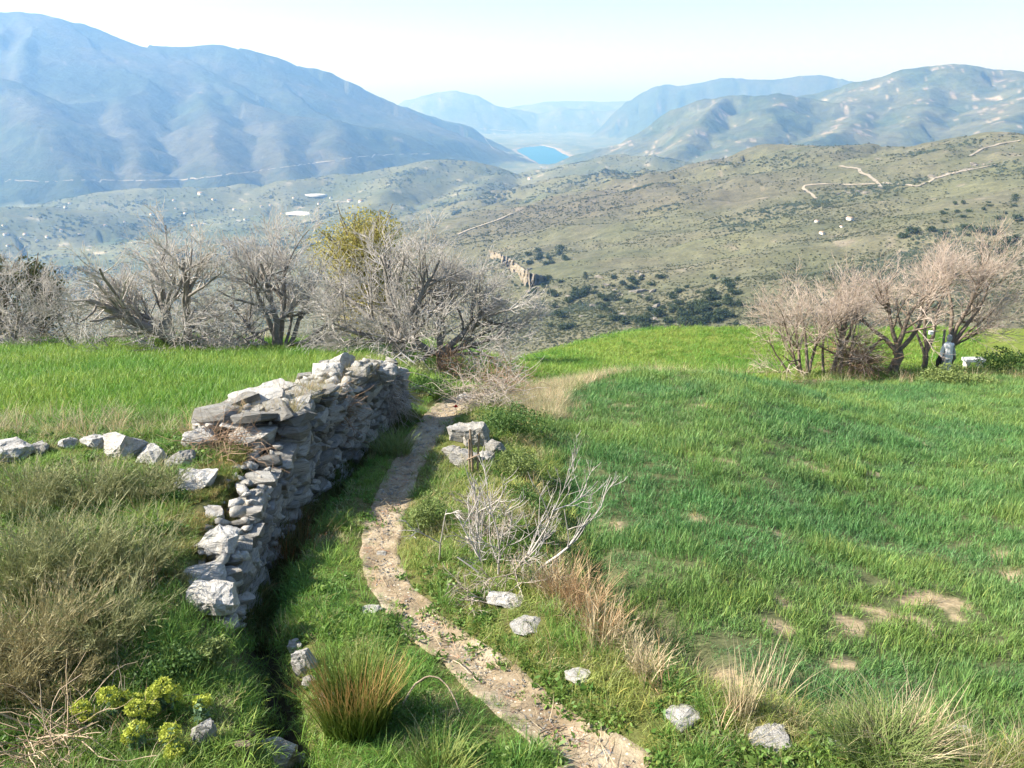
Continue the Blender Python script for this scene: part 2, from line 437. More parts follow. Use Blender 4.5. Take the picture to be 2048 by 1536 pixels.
# each ridge: id, slope, crest rounding, gully amplitude, gully wavelength, points (pixel x, pixel y, distance)
RIDGES = [
    (1, 0.40, 180, 260, 900, [(-900, 120, 11500), (-300, 50, 11000), (0, 25, 10500), (60, 25, 10500), (130, 44, 10400), (200, 72, 10300), (260, 88, 10300), (330, 93, 10400),
                              (390, 92, 10400), (440, 89, 10400), (480, 97, 10400), (560, 127, 10500), (640, 160, 10800), (720, 190, 11200), (800, 214, 11800), (900, 250, 12500)]),
    (1, 0.50, 90, 170, 600, [(-400, 120, 8600), (-150, 130, 8400), (20, 160, 8000), (80, 230, 7200), (120, 310, 6500), (160, 372, 6000)]),
    (1, 0.50, 80, 170, 500, [(200, 78, 10300), (228, 150, 8900), (240, 220, 7900), (262, 290, 7000), (285, 345, 6300)]),
    (1, 0.42, 90, 140, 500, [(330, 97, 10300), (400, 150, 9300), (480, 195, 8500), (560, 228, 8000), (650, 240, 8000), (760, 258, 8300), (860, 285, 8600), (920, 310, 8800)]),
    (1, 0.45, 60, 100, 400, [(400, 155, 9200), (425, 240, 7600), (440, 340, 6300)]),
    (1, 0.45, 60, 100, 400, [(560, 230, 8000), (565, 290, 7000), (572, 340, 6350)]),
    (1, 0.45, 60, 80, 400, [(650, 242, 7900), (670, 290, 7100), (690, 330, 6600)]),
    (2, 0.55, 150, 60, 700, [(760, 225, 21080), (820, 200, 20672), (870, 184, 20400), (905, 180, 20400), (950, 189, 20400), (1000, 212, 20672), (1060, 225, 21080)]),
    (2, 0.25, 200, 50, 700, [(990, 222, 23800), (1050, 210, 23800), (1100, 203, 23800), (1150, 202, 23800), (1220, 204, 23800), (1290, 200, 23800)]),
    (2, 0.4, 150, 50, 600, [(1040, 235, 21080), (1130, 214, 21080), (1200, 222, 21080), (1300, 212, 21080)]),
    (3, 0.95, 60, 160, 450, [(1262, 202, 17400), (1288, 180, 17040), (1322, 167, 16800), (1355, 168, 16800), (1400, 165, 16800), (1440, 157, 16800), (1470, 152, 16800), (1500, 158, 16800),
                             (1545, 160, 16800), (1590, 151, 16800), (1630, 149, 16800), (1680, 156, 16800), (1730, 166, 16200), (1800, 175, 15600)]),
    (4, 0.30, 120, 150, 600, [(1650, 186, 10500), (1720, 164, 10200), (1790, 152, 10000), (1815, 143, 10000), (1840, 146, 9900), (1870, 132, 9800), (1905, 129, 9800), (1960, 134, 9800), (2048, 143, 9800),
                             (2200, 150, 9800), (2500, 160, 9500), (3000, 180, 9500)]),
    (4, 0.30, 60, 60, 450, [(1870, 134, 9800), (1850, 190, 8600), (1830, 235, 7600), (1760, 285, 6800)]),
    (4, 0.30, 60, 60, 450, [(2048, 145, 9800), (2060, 200, 8000), (2010, 255, 6800), (1950, 290, 6000)]),
    (5, 0.85, 60, 120, 450, [(1300, 258, 9000), (1345, 218, 9000), (1400, 196, 8800), (1440, 190, 8700), (1510, 190, 8700), (1570, 187, 8600), (1640, 200, 8500), (1730, 215, 8500),
                             (1800, 235, 8300), (1880, 258, 8000)]),
    (5, 0.62, 50, 80, 350, [(1440, 192, 8700), (1420, 235, 7600), (1390, 275, 7000), (1360, 300, 6600)]),
    (5, 0.30, 50, 80, 350, [(1570, 190, 8600), (1540, 240, 7400), (1500, 290, 6500)]),
    (5, 0.30, 50, 80, 350, [(1730, 217, 8500), (1680, 260, 7000), (1620, 295, 6200)]),
    # the brown hill on the right and its spurs
    (6, 0.26, 60, 55, 300, [(1140, 352, 3700), (1250, 348, 3500), (1330, 345, 3300), (1400, 335, 3100), (1500, 312, 2800), (1600, 291, 2600), (1660, 287, 2500), (1720, 292, 2500), (1780, 299, 2500),
                            (1850, 293, 2400), (1910, 281, 2300), (1960, 272, 2200), (2048, 270, 2050), (2250, 250, 1900), (2700, 220, 1800)]),
    (6, 0.24, 50, 36, 220, [(1660, 289, 2500), (1690, 340, 1950), (1720, 390, 1600), (1770, 460, 1200), (1850, 530, 900), (1950, 580, 780)]),
    (6, 0.20, 40, 14, 180, [(2048, 272, 2050), (2100, 360, 1500), (2150, 450, 1050), (2250, 540, 800)]),
    (6, 0.75, 40, 22, 180, [(1400, 337, 3100), (1320, 390, 2400), (1240, 440, 1950), (1150, 480, 1650), (1060, 505, 1500), (1000, 512, 1450)]),
    (6, 0.42, 30, 34, 180, [(1500, 314, 2800), (1480, 400, 1900), (1440, 470, 1420), (1370, 520, 1180), (1290, 560, 1020), (1180, 610, 900)]),
    (6, 0.32, 25, 26, 160, [(1690, 342, 1950), (1640, 430, 1380), (1600, 500, 1080), (1540, 560, 880), (1460, 600, 800)]),
    # low hills in the valley
    (7, 0.22, 60, 25, 300, [(1130, 340, 5600), (1180, 322, 5500), (1240, 310, 5400), (1300, 313, 5300), (1350, 332, 5200), (1400, 350, 5000)]),
    (7, 0.24, 60, 40, 350, [(520, 392, 5000), (600, 362, 5200), (680, 350, 5300), (740, 346, 5300), (800, 333, 5400), (860, 318, 5500), (940, 320, 5500), (1000, 338, 5500), (1080, 352, 5300), (1160, 356, 4800)]),
    (7, 0.24, 40, 30, 250, [(860, 320, 5500), (800, 365, 4700), (760, 400, 4300), (720, 425, 4100)]),
    (7, 0.22, 40, 25, 250, [(1000, 340, 5500), (960, 380, 4500), (900, 420, 3900), (850, 455, 3500)]),
    (7, 0.60, 40, 24, 250, [(1140, 354, 3800), (1090, 400, 3100), (1010, 440, 2700), (930, 470, 2500), (870, 490, 2400)]),
    (7, 0.22, 60, 25, 300, [(150, 402, 5200), (220, 382, 5300), (310, 374, 5300), (420, 377, 5200), (500, 368, 5300), (570, 380, 5300)]),
    (7, 0.22, 40, 20, 250, [(-200, 420, 4500), (-20, 415, 4500), (60, 412, 4500), (110, 425, 4400), (140, 440, 4300)]),
]
LAKE = np.array([(1034, 300), (1052, 295), (1085, 292), (1108, 297), (1122, 306), (1145, 316), (1172, 325), (1160, 333), (1110, 333), (1078, 328), (1062, 318), (1046, 309)], float)
LAKE_Z = -752.0
def _lake_world():
    o = []
    for px, py in LAKE:
        a, b, c = ray(px, py); o.append((a / -c * -LAKE_Z, b / -c * -LAKE_Z))
    return np.array(o)
LW = _lake_world()

def poly_sd(x, y, P):          # signed distance to polygon (negative inside)
    d = np.full(x.shape, 1e18); ins = np.zeros(x.shape, bool)
    n = len(P)
    for i in range(n):
        ax, ay = P[i]; bx, by = P[(i + 1) % n]
        ex, ey = bx - ax, by - ay
        t = np.clip(((x - ax) * ex + (y - ay) * ey) / (ex * ex + ey * ey), 0, 1)
        d = np.minimum(d, (x - ax - t * ex) ** 2 + (y - ay - t * ey) ** 2)
        c = ((ay > y) != (by > y)) & (x < (bx - ax) * (y - ay) / (by - ay + 1e-9) + ax)
        ins ^= c
    d = np.sqrt(d)
    return np.where(ins, -d, d)

def H(x, y, ids=False):
    x = np.asarray(x, float); y = np.asarray(y, float)
    D = np.hypot(x, y)
    wx = x + fbm(x / 900, y / 900, 3, 41) * np.clip(D * 0.02, 5, 160)
    wy = y + fbm(x / 900, y / 900, 3, 57) * np.clip(D * 0.02, 5, 160)
    # home hillside falling away in front of the terraces, rising gently behind the camera
    home = np.where(y > 38, -13.5 - 0.37 * (y - 40), np.where(y > -60, np.minimum(Lz(y), Pz(y)) - 0.6, 16 + 0.1 * np.minimum(-60 - y, 600)))
    home = home - np.maximum(home, -20) * 0 + fbm(x / 90, y / 90, 3, 5) * np.clip((y - 60) / 30, 0, 8)
    val = -600 - np.clip((D - 3500) / 7000, 0, 1.3) * 140
    val = val + fbm(x / 1200, y / 1200, 4, 77) * 45 * np.clip((D - 1500) / 2000, 0, 1)
    val = np.where(D > 16000, val - (D - 16000) * 0.02, val)
    sd = poly_sd(x, y, LW)
    lk = LAKE_Z - 14 + np.clip(sd + 90, 0, 100000) * 0.14
    val = np.where(sd < 900, np.where(sd < 0, np.minimum(val, lk), val + (np.maximum(lk, LAKE_Z + 3) - val) * (1 - smooth(sd / 900))), val)
    best = np.maximum(home, val)
    gid = np.where(home > val, 0, 8)
    for rid, sl, rnd, ga, gw, pts in RIDGES:
        W = np.array([P3(*p) for p in pts])
        bd = np.full(x.shape, -1e18); bs = np.zeros(x.shape); bdd = np.zeros(x.shape)
        acc = 0.0
        for i in range(len(W) - 1):
            ax, ay, az = W[i]; bx, by, bz = W[i + 1]
            ex, ey = bx - ax, by - ay; L = math.hypot(ex, ey)
            t = np.clip(((wx - ax) * ex + (wy - ay) * ey) / (L * L), 0, 1)
            d = np.hypot(wx - ax - t * ex, wy - ay - t * ey)
            z = az + (bz - az) * t - sl * (np.sqrt(d * d + rnd * rnd) - rnd)
            m = z > bd
            bd = np.where(m, z, bd); bs = np.where(m, acc + t * L, bs); bdd = np.where(m, d, bdd)
            acc += L
        side = pnoise(x / (gw * 3), y / (gw * 3), 91) * 0.8
        gl = 1 - np.abs(pnoise(bs / gw + side, bdd / (gw * 5) + 3.3, rid * 7 + 1))
        gl2 = 1 - np.abs(pnoise(bs / (gw * .4) + side * 2, bdd / (gw * 2) + 3.3, rid * 7 + 2))
        amp = ga * np.clip(bdd / (gw * 0.9), 0.06, 1)
        tent = bd + amp * (gl - 0.85) * 1.3 + amp * 0.45 * (gl2 - 0.8)
        k = max(6.0, ga * 0.25)
        hh = np.clip(0.5 + 0.5 * (tent - best) / k, 0, 1)
        gid = np.where(tent > best, rid, gid)
        best = best * (1 - hh) + tent * hh + k * hh * (1 - hh) * 0.5
    best = np.where((sd < 0) & (D > 8000) & (D < 14000), np.minimum(best, np.where(sd < -40, LAKE_Z - 12, LAKE_Z - 4)), best)
    rough = np.clip(D / 1200, 0.0, 5) * np.where(y > 200, 1, 0)
    best = best + rough * (3.5 + 8.5 * (gid == 6)) * fbm(x / 160, y / 160, 4, 13) * np.where(sd < 200, 0.2, 1)
    return (best, gid) if ids else best

def far_at(px, py, lo=450, hi=22000):
    px = np.atleast_1d(np.asarray(px, float)); py = np.atleast_1d(np.asarray(py, float))
    a, b, c = ray(px, py); h = np.hypot(a, b)
    Ds = np.geomspace(lo, hi, 300)
    X = (a / h)[:, None] * Ds; Y = (b / h)[:, None] * Ds; Z = (c / h)[:, None] * Ds
    d = Z - H(X, Y)
    i = np.argmax(d < 0, axis=1); i = np.where((d < 0).any(1), i, len(Ds) - 1)
    r = np.arange(len(px)); j = np.maximum(i - 1, 0)
    d0, d1 = d[r, j], d[r, i]
    t = np.where(i > 0, d0 / (d0 - d1 + 1e-9), 0)
    D = Ds[j] + (Ds[i] - Ds[j]) * np.clip(t, 0, 1)
    x = a / h * D; y = b / h * D
    return np.stack([x, y, H(x, y)], 1)

def mixc(a, b, t):
    return np.asarray(a) * (1 - t[:, None]) + np.asarray(b) * t[:, None]

def far_tone(x, y, z, gid):
    D = np.hypot(x, y)
    n1 = fbm(x / 400, y / 400, 5, 23); n2 = fbm(x / 120, y / 120, 4, 29); n3 = fbm(x / 45, y / 45, 3, 37)
    n0 = fbm(x / 1500, y / 1500, 3, 19)
    scrub = mixc((0.115, 0.125, 0.07), (0.16, 0.158, 0.10), smooth(0.5 + n2))
    scrub = mixc(scrub, (0.155, 0.165, 0.09), smooth((n1 - 0.02) * 3) * .7)
    scrub = mixc(scrub, (0.12, 0.105, 0.078), smooth((n0 + 0.02) * 3 - 0.2) * 0.5)
    scrub = mixc(scrub, (0.27, 0.24, 0.18), smooth((n3 + n2 * .5 - 0.46) * 6) * 0.7)
    mount = mixc((0.035, 0.05, 0.032), (0.07, 0.07, 0.052), smooth(0.45 + n0 * 1.2 + n1 * .8))
    mount = mixc(mount, (0.135, 0.118, 0.10), smooth((n2 + n1 * .4 - 0.42) * 5))
    vall = mixc((0.07, 0.095, 0.05), (0.15, 0.155, 0.09), smooth(0.5 + n1 * 1.2))
    vall = mixc(vall, (0.42, 0.37, 0.29), smooth((n2 + n3 * .6 - 0.42) * 5) * .8)
    scrub = scrub * np.array([.80, .78, .80])
    c = scrub.copy()
    for ids_, cc in (((1, 3), mount), ((2, 4, 5), mixc(mount, vall, np.full(len(x), 0.5))), ((8,), vall), ((7,), mixc(scrub, vall, np.full(len(x), .5)))):
        m = np.isin(gid, ids_); c[m] = cc[m]
    # pale dry fields and quarries on the far right slopes
    m = np.isin(gid, (4, 5)) & (n1 * .6 + .9 * n2 + .4 * n3 > 0.40); c[m] = (0.25, 0.215, 0.17)
    # bright shore and river flats near the reservoir
    sd = poly_sd(x, y, LW)
    m = (sd > -100) & (sd < 70) & (D > 8000) & (z < LAKE_Z + 40); c[m] = (0.24, 0.21, 0.17)
    return np.clip(c, 0.01, 0.8)

def build_far():
    az = np.concatenate([np.arange(-180, -42, 4.0), np.arange(-42, -34, .5), np.arange(-34, 34, 0.13), np.arange(34, 42, .5), np.arange(42, 180.1, 4.0)])
    az = np.radians(az)
    rr = np.concatenate([np.geomspace(50, 500, 50)[:-1], np.geomspace(500, 27500, 480)])
    A, Rr = np.meshgrid(az, rr)
    X, Y = (np.sin(A) * Rr).ravel(), (np.cos(A) * Rr).ravel()
    Z, gid = H(X, Y, True)
    C = far_tone(X, Y, Z, gid)
    V = np.stack([X, Y, Z], 1)
    n, m = len(rr), len(az)
    i = (np.arange(n - 1)[:, None] * m + np.arange(m - 1)[None]).ravel()
    F = np.stack([i, i + 1, i + m + 1, i + m], 1)
    fg = gid[F[:, 0]]
    names = [((0,), 'home_hillside', M['terrain']), ((6,), 'brown_hill', M['terrain']), ((7,), 'valley_hills', M['terrain']), ((8,), 'valley_floor', M['terrain']),
             ((1,), 'mountain', M['farland']), ((2,), 'distant_hills', M['farland']), ((3,), 'serrated_mountain', M['farland']), ((4,), 'mountain_slope', M['farland']), ((5,), 'foothills', M['farland'])]
    for ids_, nm, mt in names:
        f = F[np.isin(fg, ids_)]
        if not len(f): continue
        u, inv = np.unique(f.ravel(), return_inverse=True)
        me = mesh_np(nm, V[u], inv.reshape(-1, 4)[:, ::-1], mt, True)
        vcol(me, 'tone', C[u])
        struct(link(nm, me))
build_far()
lk = mesh_np('reservoir', [(x, y, LAKE_Z) for x, y in (LW - LW.mean(0)) * 1.06 + LW.mean(0)] + [(LW[:, 0].mean(), LW[:, 1].mean(), LAKE_Z)],
             [(i, (i + 1) % len(LW), len(LW)) for i in range(len(LW))], M['water'])
struct(link('reservoir', lk))

# ------------------------------------------------------------------ near ground sheet
def bare_mask(x, y):           # 1 where the barley field shows bare soil
    n = 0.9 * fbm(x * 0.55, y * 0.9, 3, 101) + 0.8 * fbm(x * 2.6, y * 2.6, 3, 103)
    return n
BARE_PX = [(1860, 1205, 70), (1800, 1240, 60), (1700, 1250, 35), (1555, 1205, 30), (1560, 1255, 28), (1920, 1210, 45), (1660, 1280, 30), (2010, 880, 40), (1740, 945, 35), (1690, 1330, 25)]
BARE = None
def near_fields():
    global BARE
    BARE = []
    for px, py, r in BARE_PX:
        p = at(px, py); BARE.append((p.x, p.y, r * pxm(p) * 1.1))
near_fields()
def bare(x, y):
    b = smooth((bare_mask(x, y) - 0.37) * 5)
    wob = fbm(x * 3.5, y * 3.5, 3, 55) * 1.3 - .25
    for bx, by, br in BARE:
        b = np.maximum(b, smooth((1.15 + wob - np.hypot((x - bx) / br, (y - by) / (br * 1.0))) * 3))
    return b

def path_half(y):
    return np.interp(y, [3, 4, 5, 7, 9, 12, 15], [0.175, 0.14, 0.105, 0.10, 0.11, 0.18, 0.18])

def build_near():
    ys = [-45.0]
    while ys[-1] < 85: ys.append(ys[-1] + max(0.05, 0.011 * ys[-1] if ys[-1] > 0 else min(3, 0.05 - 0.09 * (ys[-1] - 1.5))) if ys[-1] < 85 else 1)
    ys = np.array(ys)
    t = np.concatenate([np.linspace(-2.6, -0.9, 40)[:-1], np.linspace(-0.9, 0.95, 440), np.linspace(.95, 2.6, 40)[1:]])
    T, Yg = np.meshgrid(t, ys)
    X = T * (np.maximum(Yg, -2) + 4.0)
    z = G(X, Yg)
    x, y = X.ravel(), Yg.ravel()
    n = fbm(x * 1.3, y * 1.3, 4, 61)
    soil = np.tile(np.array(lin(150, 122, 92)), (len(x), 1))
    green = mixc((0.07, 0.10, 0.028), (0.11, 0.13, 0.04), smooth(0.5 + n))
    c = mixc(soil * .7, green, smooth(0.8 + n * .5) * 0.9)
    fld = (x > xl(y) + 0.2) & (y > 3)
    b = bare(x, y)
    cf = mixc((0.075, 0.095, 0.04), lin(152, 137, 110), np.maximum(b, 0.1))
    c[fld] = cf[fld]
    lf = ((x < xw(y) - 0.9) & (y > 7.5)) | (y > 15) & (x < xl(y))
    c[lf] = mixc((0.12, 0.17, 0.03), (0.17, 0.2, 0.045), smooth(.5 + n))[lf]
    far = (y > 23.5 + 1.5 * n) & (x < -3)
    c[far] = (0.24, 0.19, 0.12)
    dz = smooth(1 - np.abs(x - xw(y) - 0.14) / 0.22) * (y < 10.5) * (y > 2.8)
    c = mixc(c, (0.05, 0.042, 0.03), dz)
    me_n, mm = len(ys), len(t)
    i = (np.arange(me_n - 1)[:, None] * mm + np.arange(mm - 1)[None]).ravel()
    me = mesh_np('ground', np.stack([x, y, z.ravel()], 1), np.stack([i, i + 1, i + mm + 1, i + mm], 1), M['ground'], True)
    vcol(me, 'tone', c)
    struct(link('ground', me))
build_near()

def build_path():
    ys = np.arange(2.6, 15.5, 0.04)
    k = np.linspace(-1, 1, 15)
    Kk, Yg = np.meshgrid(k, ys)
    hw = path_half(Yg) * (1.85 + 0.6 * fbm(Yg * 1.7 + Kk * .4, Kk * 0.6 + 7, 4, 71))
    X = xp(Yg) + Kk * hw
    z = G(X, Yg) + 0.006 + 0.012 * (1 - Kk ** 2) + 0.03 * fbm(X * 7, Yg * 7, 4, 73) * (1 - Kk ** 4)
    z = np.where(np.abs(Kk) > 0.98, z - 0.03, z)
    n, m = X.shape
    i = (np.arange(n - 1)[:, None] * m + np.arange(m - 1)[None]).ravel()
    me = mesh_np('path', np.stack([X.ravel(), Yg.ravel(), z.ravel()], 1), np.stack([i, i + 1, i + m + 1, i + m], 1), M['path'], True)
    struct(link('path', me))
build_path()

# ------------------------------------------------------------------ haze
def build_haze():
    b = 29000; lo, hi = -1200, 1150
    v = [(-b, -b, lo), (b, -b, lo), (b, b, lo), (-b, b, lo), (-b, -b, hi), (b, -b, hi), (b, b, hi), (-b, b, hi)]
    f = [(0, 3, 2, 1), (4, 5, 6, 7), (0, 1, 5, 4), (1, 2, 6, 5), (2, 3, 7, 6), (3, 0, 4, 7)]
    m = bpy.data.materials.new('valley_haze'); m.use_nodes = True
    t = m.node_tree; t.nodes.clear()
    o = N(t, 'ShaderNodeOutputMaterial'); p = N(t, 'ShaderNodeVolumePrincipled')
    p.inputs['Color'].default_value = (0.24, 0.50, 1.0, 1)
    p.inputs['Absorption Color'].default_value = (1, 1, 1, 1)
    p.inputs['Density'].default_value = HAZE
    p.inputs['Anisotropy'].default_value = 0.3
    t.links.new(p.outputs[0], o.inputs['Volume'])
    me = mesh_np('haze', v, f, m)
    stuff(link('haze', me), 'pale blue haze filling the valley between the mountains', 'haze')
HAZE = 8.6e-5
build_haze()

# ------------------------------------------------------------------ generators
def scatter(name, pts, rotz, scl, var, tint, sources, tilt=0.2, zscale=None):
    """one object whose points carry instances of the source meshes (grass, scrub)"""
    n = len(pts)
    me = bpy.data.meshes.new(name)
    me.vertices.add(n); me.vertices.foreach_set('co', np.asarray(pts, np.float32).ravel())
    rot = np.stack([rng.normal(0, tilt, n), rng.normal(0, tilt, n), rotz], 1).astype(np.float32)
    a = me.attributes.new('rot', 'FLOAT_VECTOR', 'POINT'); a.data.foreach_set('vector', rot.ravel())
    sv = np.stack([scl, scl, scl if zscale is None else zscale], 1).astype(np.float32)
    a = me.attributes.new('scl', 'FLOAT_VECTOR', 'POINT'); a.data.foreach_set('vector', sv.ravel())
    a = me.attributes.new('var', 'INT', 'POINT'); a.data.foreach_set('value', np.asarray(var, np.int32))
    a = me.attributes.new('tint', 'FLOAT_COLOR', 'POINT')
    a.data.foreach_set('color', np.concatenate([np.clip(tint, 0.005, 0.9), np.ones((n, 1))], 1).astype(np.float32).ravel())
    cl = bpy.data.collections.new(name + '_sources')
    for k, sm in enumerate(sources):
        so = bpy.data.objects.new('%s_source_%02d' % (name, k), sm); cl.objects.link(so)
    ng = bpy.data.node_groups.new(name + '_nodes', 'GeometryNodeTree')
    ng.interface.new_socket('Geometry', in_out='INPUT', socket_type='NodeSocketGeometry')
    ng.interface.new_socket('Geometry', in_out='OUTPUT', socket_type='NodeSocketGeometry')
    gi = ng.nodes.new('NodeGroupInput'); go = ng.nodes.new('NodeGroupOutput')
    ci = ng.nodes.new('GeometryNodeCollectionInfo'); ci.inputs[0].default_value = cl
    ci.inputs['Separate Children'].default_value = True; ci.inputs['Reset Children'].default_value = True
    ip = ng.nodes.new('GeometryNodeInstanceOnPoints'); ip.inputs['Pick Instance'].default_value = True
    def na(nm, ty):
        x = ng.nodes.new('GeometryNodeInputNamedAttribute'); x.data_type = ty; x.inputs[0].default_value = nm
        return x.outputs[0]
    ng.links.new(gi.outputs[0], ip.inputs['Points']); ng.links.new(ci.outputs[0], ip.inputs['Instance'])
    ng.links.new(na('var', 'INT'), ip.inputs['Instance Index'])
    ng.links.new(na('rot', 'FLOAT_VECTOR'), ip.inputs['Rotation'])
    ng.links.new(na('scl', 'FLOAT_VECTOR'), ip.inputs['Scale'])
    ng.links.new(ip.outputs[0], go.inputs[0])
    o = link(name, me)
    md = o.modifiers.new('instances', 'NODES'); md.node_group = ng
    return o

def blades(n, h, r0, lean, width, droop, seed, hvar=0.35, k=4, bend=None):
    """n tapering grass blades as strips; returns V, F(tri)"""
    g = np.random.default_rng(seed)
    az = g.uniform(0, 2 * np.pi, n); rad = r0 * np.sqrt(g.uniform(0, 1, n))
    bx, by = rad * np.cos(az), rad * np.sin(az)
    az2 = az + g.normal(0, 0.9, n)
    hh = h * (1 + g.uniform(-hvar, hvar, n)); ln = np.abs(g.normal(lean, lean * 0.5, n)); dr = np.abs(g.normal(droop, droop * 0.6, n))
    t = np.linspace(0, 1, k)[None]
    out = (ln[:, None] * t + dr[:, None] * t ** 2.5) * hh[:, None]
    up = hh[:, None] * t * (1 - 0.45 * np.clip(dr[:, None], 0, 1.4) * t ** 2)
    cx = bx[:, None] + out * np.cos(az2)[:, None]; cyy = by[:, None] + out * np.sin(az2)[:, None]
    wd = width * (1 - t ** 1.6 * 0.92) * g.uniform(0.7, 1.3, n)[:, None] * 0.5
    tw = az2 + np.pi / 2 + g.normal(0, 0.5, n)
    sx, sy = np.cos(tw)[:, None] * wd, np.sin(tw)[:, None] * wd
    A = np.stack([cx - sx, cyy - sy, up], 2); B = np.stack([cx + sx, cyy + sy, up], 2)
    V = np.stack([A, B], 2).reshape(-1, 3)
    base = (np.arange(n) * k * 2)[:, None] + (np.arange(k - 1) * 2)[None]
    b = base.ravel()
    F = np.concatenate([np.stack([b, b + 1, b + 3], 1), np.stack([b, b + 3, b + 2], 1)])
    return V, F

def grass_mesh(nm, V, F, mt, per, seed):
    me = mesh_np(nm, V, F, mt)
    g = np.random.default_rng(seed); n = len(V) // per
    v = np.clip(g.normal(1, .22, n), .5, 1.6)[:, None] * np.array([[1, 1, 1]]); yl = g.uniform(0, 1, n) < .10
    v[yl] *= np.array([1.7, 1.25, 1.3])
    vcol(me, 'blade', np.repeat(v, per, axis=0)[:len(V)])
    return me

def patch_set(name, count, n, size, h, lean, width, droop, seed, k=4):
    out = []
    for i in range(count):
        V, F = blades(n, h, 0.0, lean, width, droop, seed + i, .45, k)
        g = np.random.default_rng(seed + 77 + i)
        off = g.uniform(-.5, .5, (n, 2)) * size
        V = V.reshape(n, -1, 3); V[:, :, :2] += off[:, None]
        V[:, :, 2] *= (0.72 + .5 * np.abs(pnoise(off[:, 0] / size * 3 + i, off[:, 1] / size * 3, seed)))[:, None] * 1.1
        V = V.reshape(-1, 3)
        out.append(grass_mesh('%s_%d' % (name, i), V, F, M['grass'], k * 2, seed + i))
    return out

def jgrid(y0, y1, s0, s1, lo=-.75, hi=.74):
    xs, ys = [], []
    y = y0
    while y < y1:
        s = s0 + (s1 - s0) * (y - y0) / (y1 - y0)
        x = np.arange(lo * (y + 1.2), hi * (y + 1.2), s)
        xs.append(x + rng.uniform(-.45, .45, len(x)) * s); ys.append(y + rng.uniform(-.5, .5, len(x)) * s)
        y += s
    return np.concatenate(xs), np.concatenate(ys)

def tuft_set(name, count, n, h, r0, lean, width, droop, mt, seed, k=4):
    return [grass_mesh('%s_%d' % (name, i), *blades(n, h, r0, lean, width, droop, seed + i, k=k), mt, k * 2, seed + i) for i in range(count)]

# ---- branching
def branch_paths(start, direc, length, npts, wig, up, seed, tipup=0.0):
    g = np.random.default_rng(seed)
    n = len(start)
    d = direc / (np.linalg.norm(direc, axis=1, keepdims=True) + 1e-9)
    P = np.zeros((n, npts, 3)); P[:, 0] = start
    step = (length / (npts - 1))[:, None]
    for i in range(1, npts):
        d = d + g.normal(0, wig, (n, 3))
        d[:, 2] += up + tipup * (i / npts)
        d /= np.linalg.norm(d, axis=1, keepdims=True) + 1e-9
        P[:, i] = P[:, i - 1] + d * step
    return P

def tubes_mesh(groups, name, mt):
    """groups: list of (P (n,k,3), radius (n,k), sides)"""
    Vs, Fs, off = [], [], 0
    for P, rad, sides in groups:
        if len(P) == 0: continue
        n, k, _ = P.shape
        T = np.gradient(P, axis=1); T /= np.linalg.norm(T, axis=2, keepdims=True) + 1e-9
        ref = np.where(np.abs(T[:, :1, 2:3]) > 0.85, np.array([1.0, 0.13, 0.0]), np.array([0.0, 0.05, 1.0]))
        ref = np.broadcast_to(ref, T.shape)
        U = np.cross(T, ref); U /= np.linalg.norm(U, axis=2, keepdims=True) + 1e-9
        W = np.cross(T, U)
        a = np.arange(sides) * 2 * np.pi / sides
        ring = P[:, :, None] + rad[:, :, None, None] * (np.cos(a)[None, None, :, None] * U[:, :, None] + np.sin(a)[None, None, :, None] * W[:, :, None])
        Vs.append(ring.reshape(-1, 3))
        b = (np.arange(n) * k * sides)[:, None, None] + (np.arange(k - 1) * sides)[None, :, None]
        s0 = np.arange(sides)[None, None]; s1 = (np.arange(sides) + 1) % sides
        s1 = s1[None, None]
        q = np.stack([b + s0, b + s1, b + s1 + sides, b + s0 + sides], -1).reshape(-1, 4) + off
        Fs.append(q); off += n * k * sides
    return mesh_np(name, np.concatenate(Vs), np.concatenate(Fs), mt, True)

def children(P, rad, n, t0, t1, ang, length, lvar, npts, wig, up, seed, rfac=0.55, rmin=0.002, tip=0.35, outw=0.0, center=None, tipup=0.0):
    g = np.random.default_rng(seed)
    B, k, _ = P.shape
    L = np.linalg.norm(P[:, -1] - P[:, 0], axis=1); 
    pi = g.choice(B, n, p=L / L.sum())
    t = g.uniform(t0, t1, n) * (k - 1); i = np.minimum(t.astype(int), k - 2); f = (t - i)[:, None]
    st = P[pi, i] * (1 - f) + P[pi, i + 1] * f
    tg = P[pi, i + 1] - P[pi, i]; tg /= np.linalg.norm(tg, axis=1, keepdims=True) + 1e-9
    rd = rad[pi, i] * (1 - f[:, 0]) + rad[pi, i + 1] * f[:, 0]
    q = g.normal(0, 1, (n, 3)); q -= (q * tg).sum(1, keepdims=True) * tg; q /= np.linalg.norm(q, axis=1, keepdims=True) + 1e-9
    an = np.abs(g.normal(ang, ang * 0.3, n))[:, None]
    d = tg * np.cos(an) + q * np.sin(an)
    if center is not None:
        o = st - center; o /= np.linalg.norm(o, axis=1, keepdims=True) + 1e-9
        d = d + o * outw
    ln = length * g.uniform(1 - lvar, 1 + lvar, n) * (1 - 0.35 * t / (k - 1))
    C = branch_paths(st, d, ln, npts, wig, up, seed + 1, tipup)
    r0 = np.maximum(rd * rfac, rmin)
    cr = r0[:, None] * np.linspace(1, tip, npts)[None]
    return C, np.maximum(cr, rmin * 0.6)

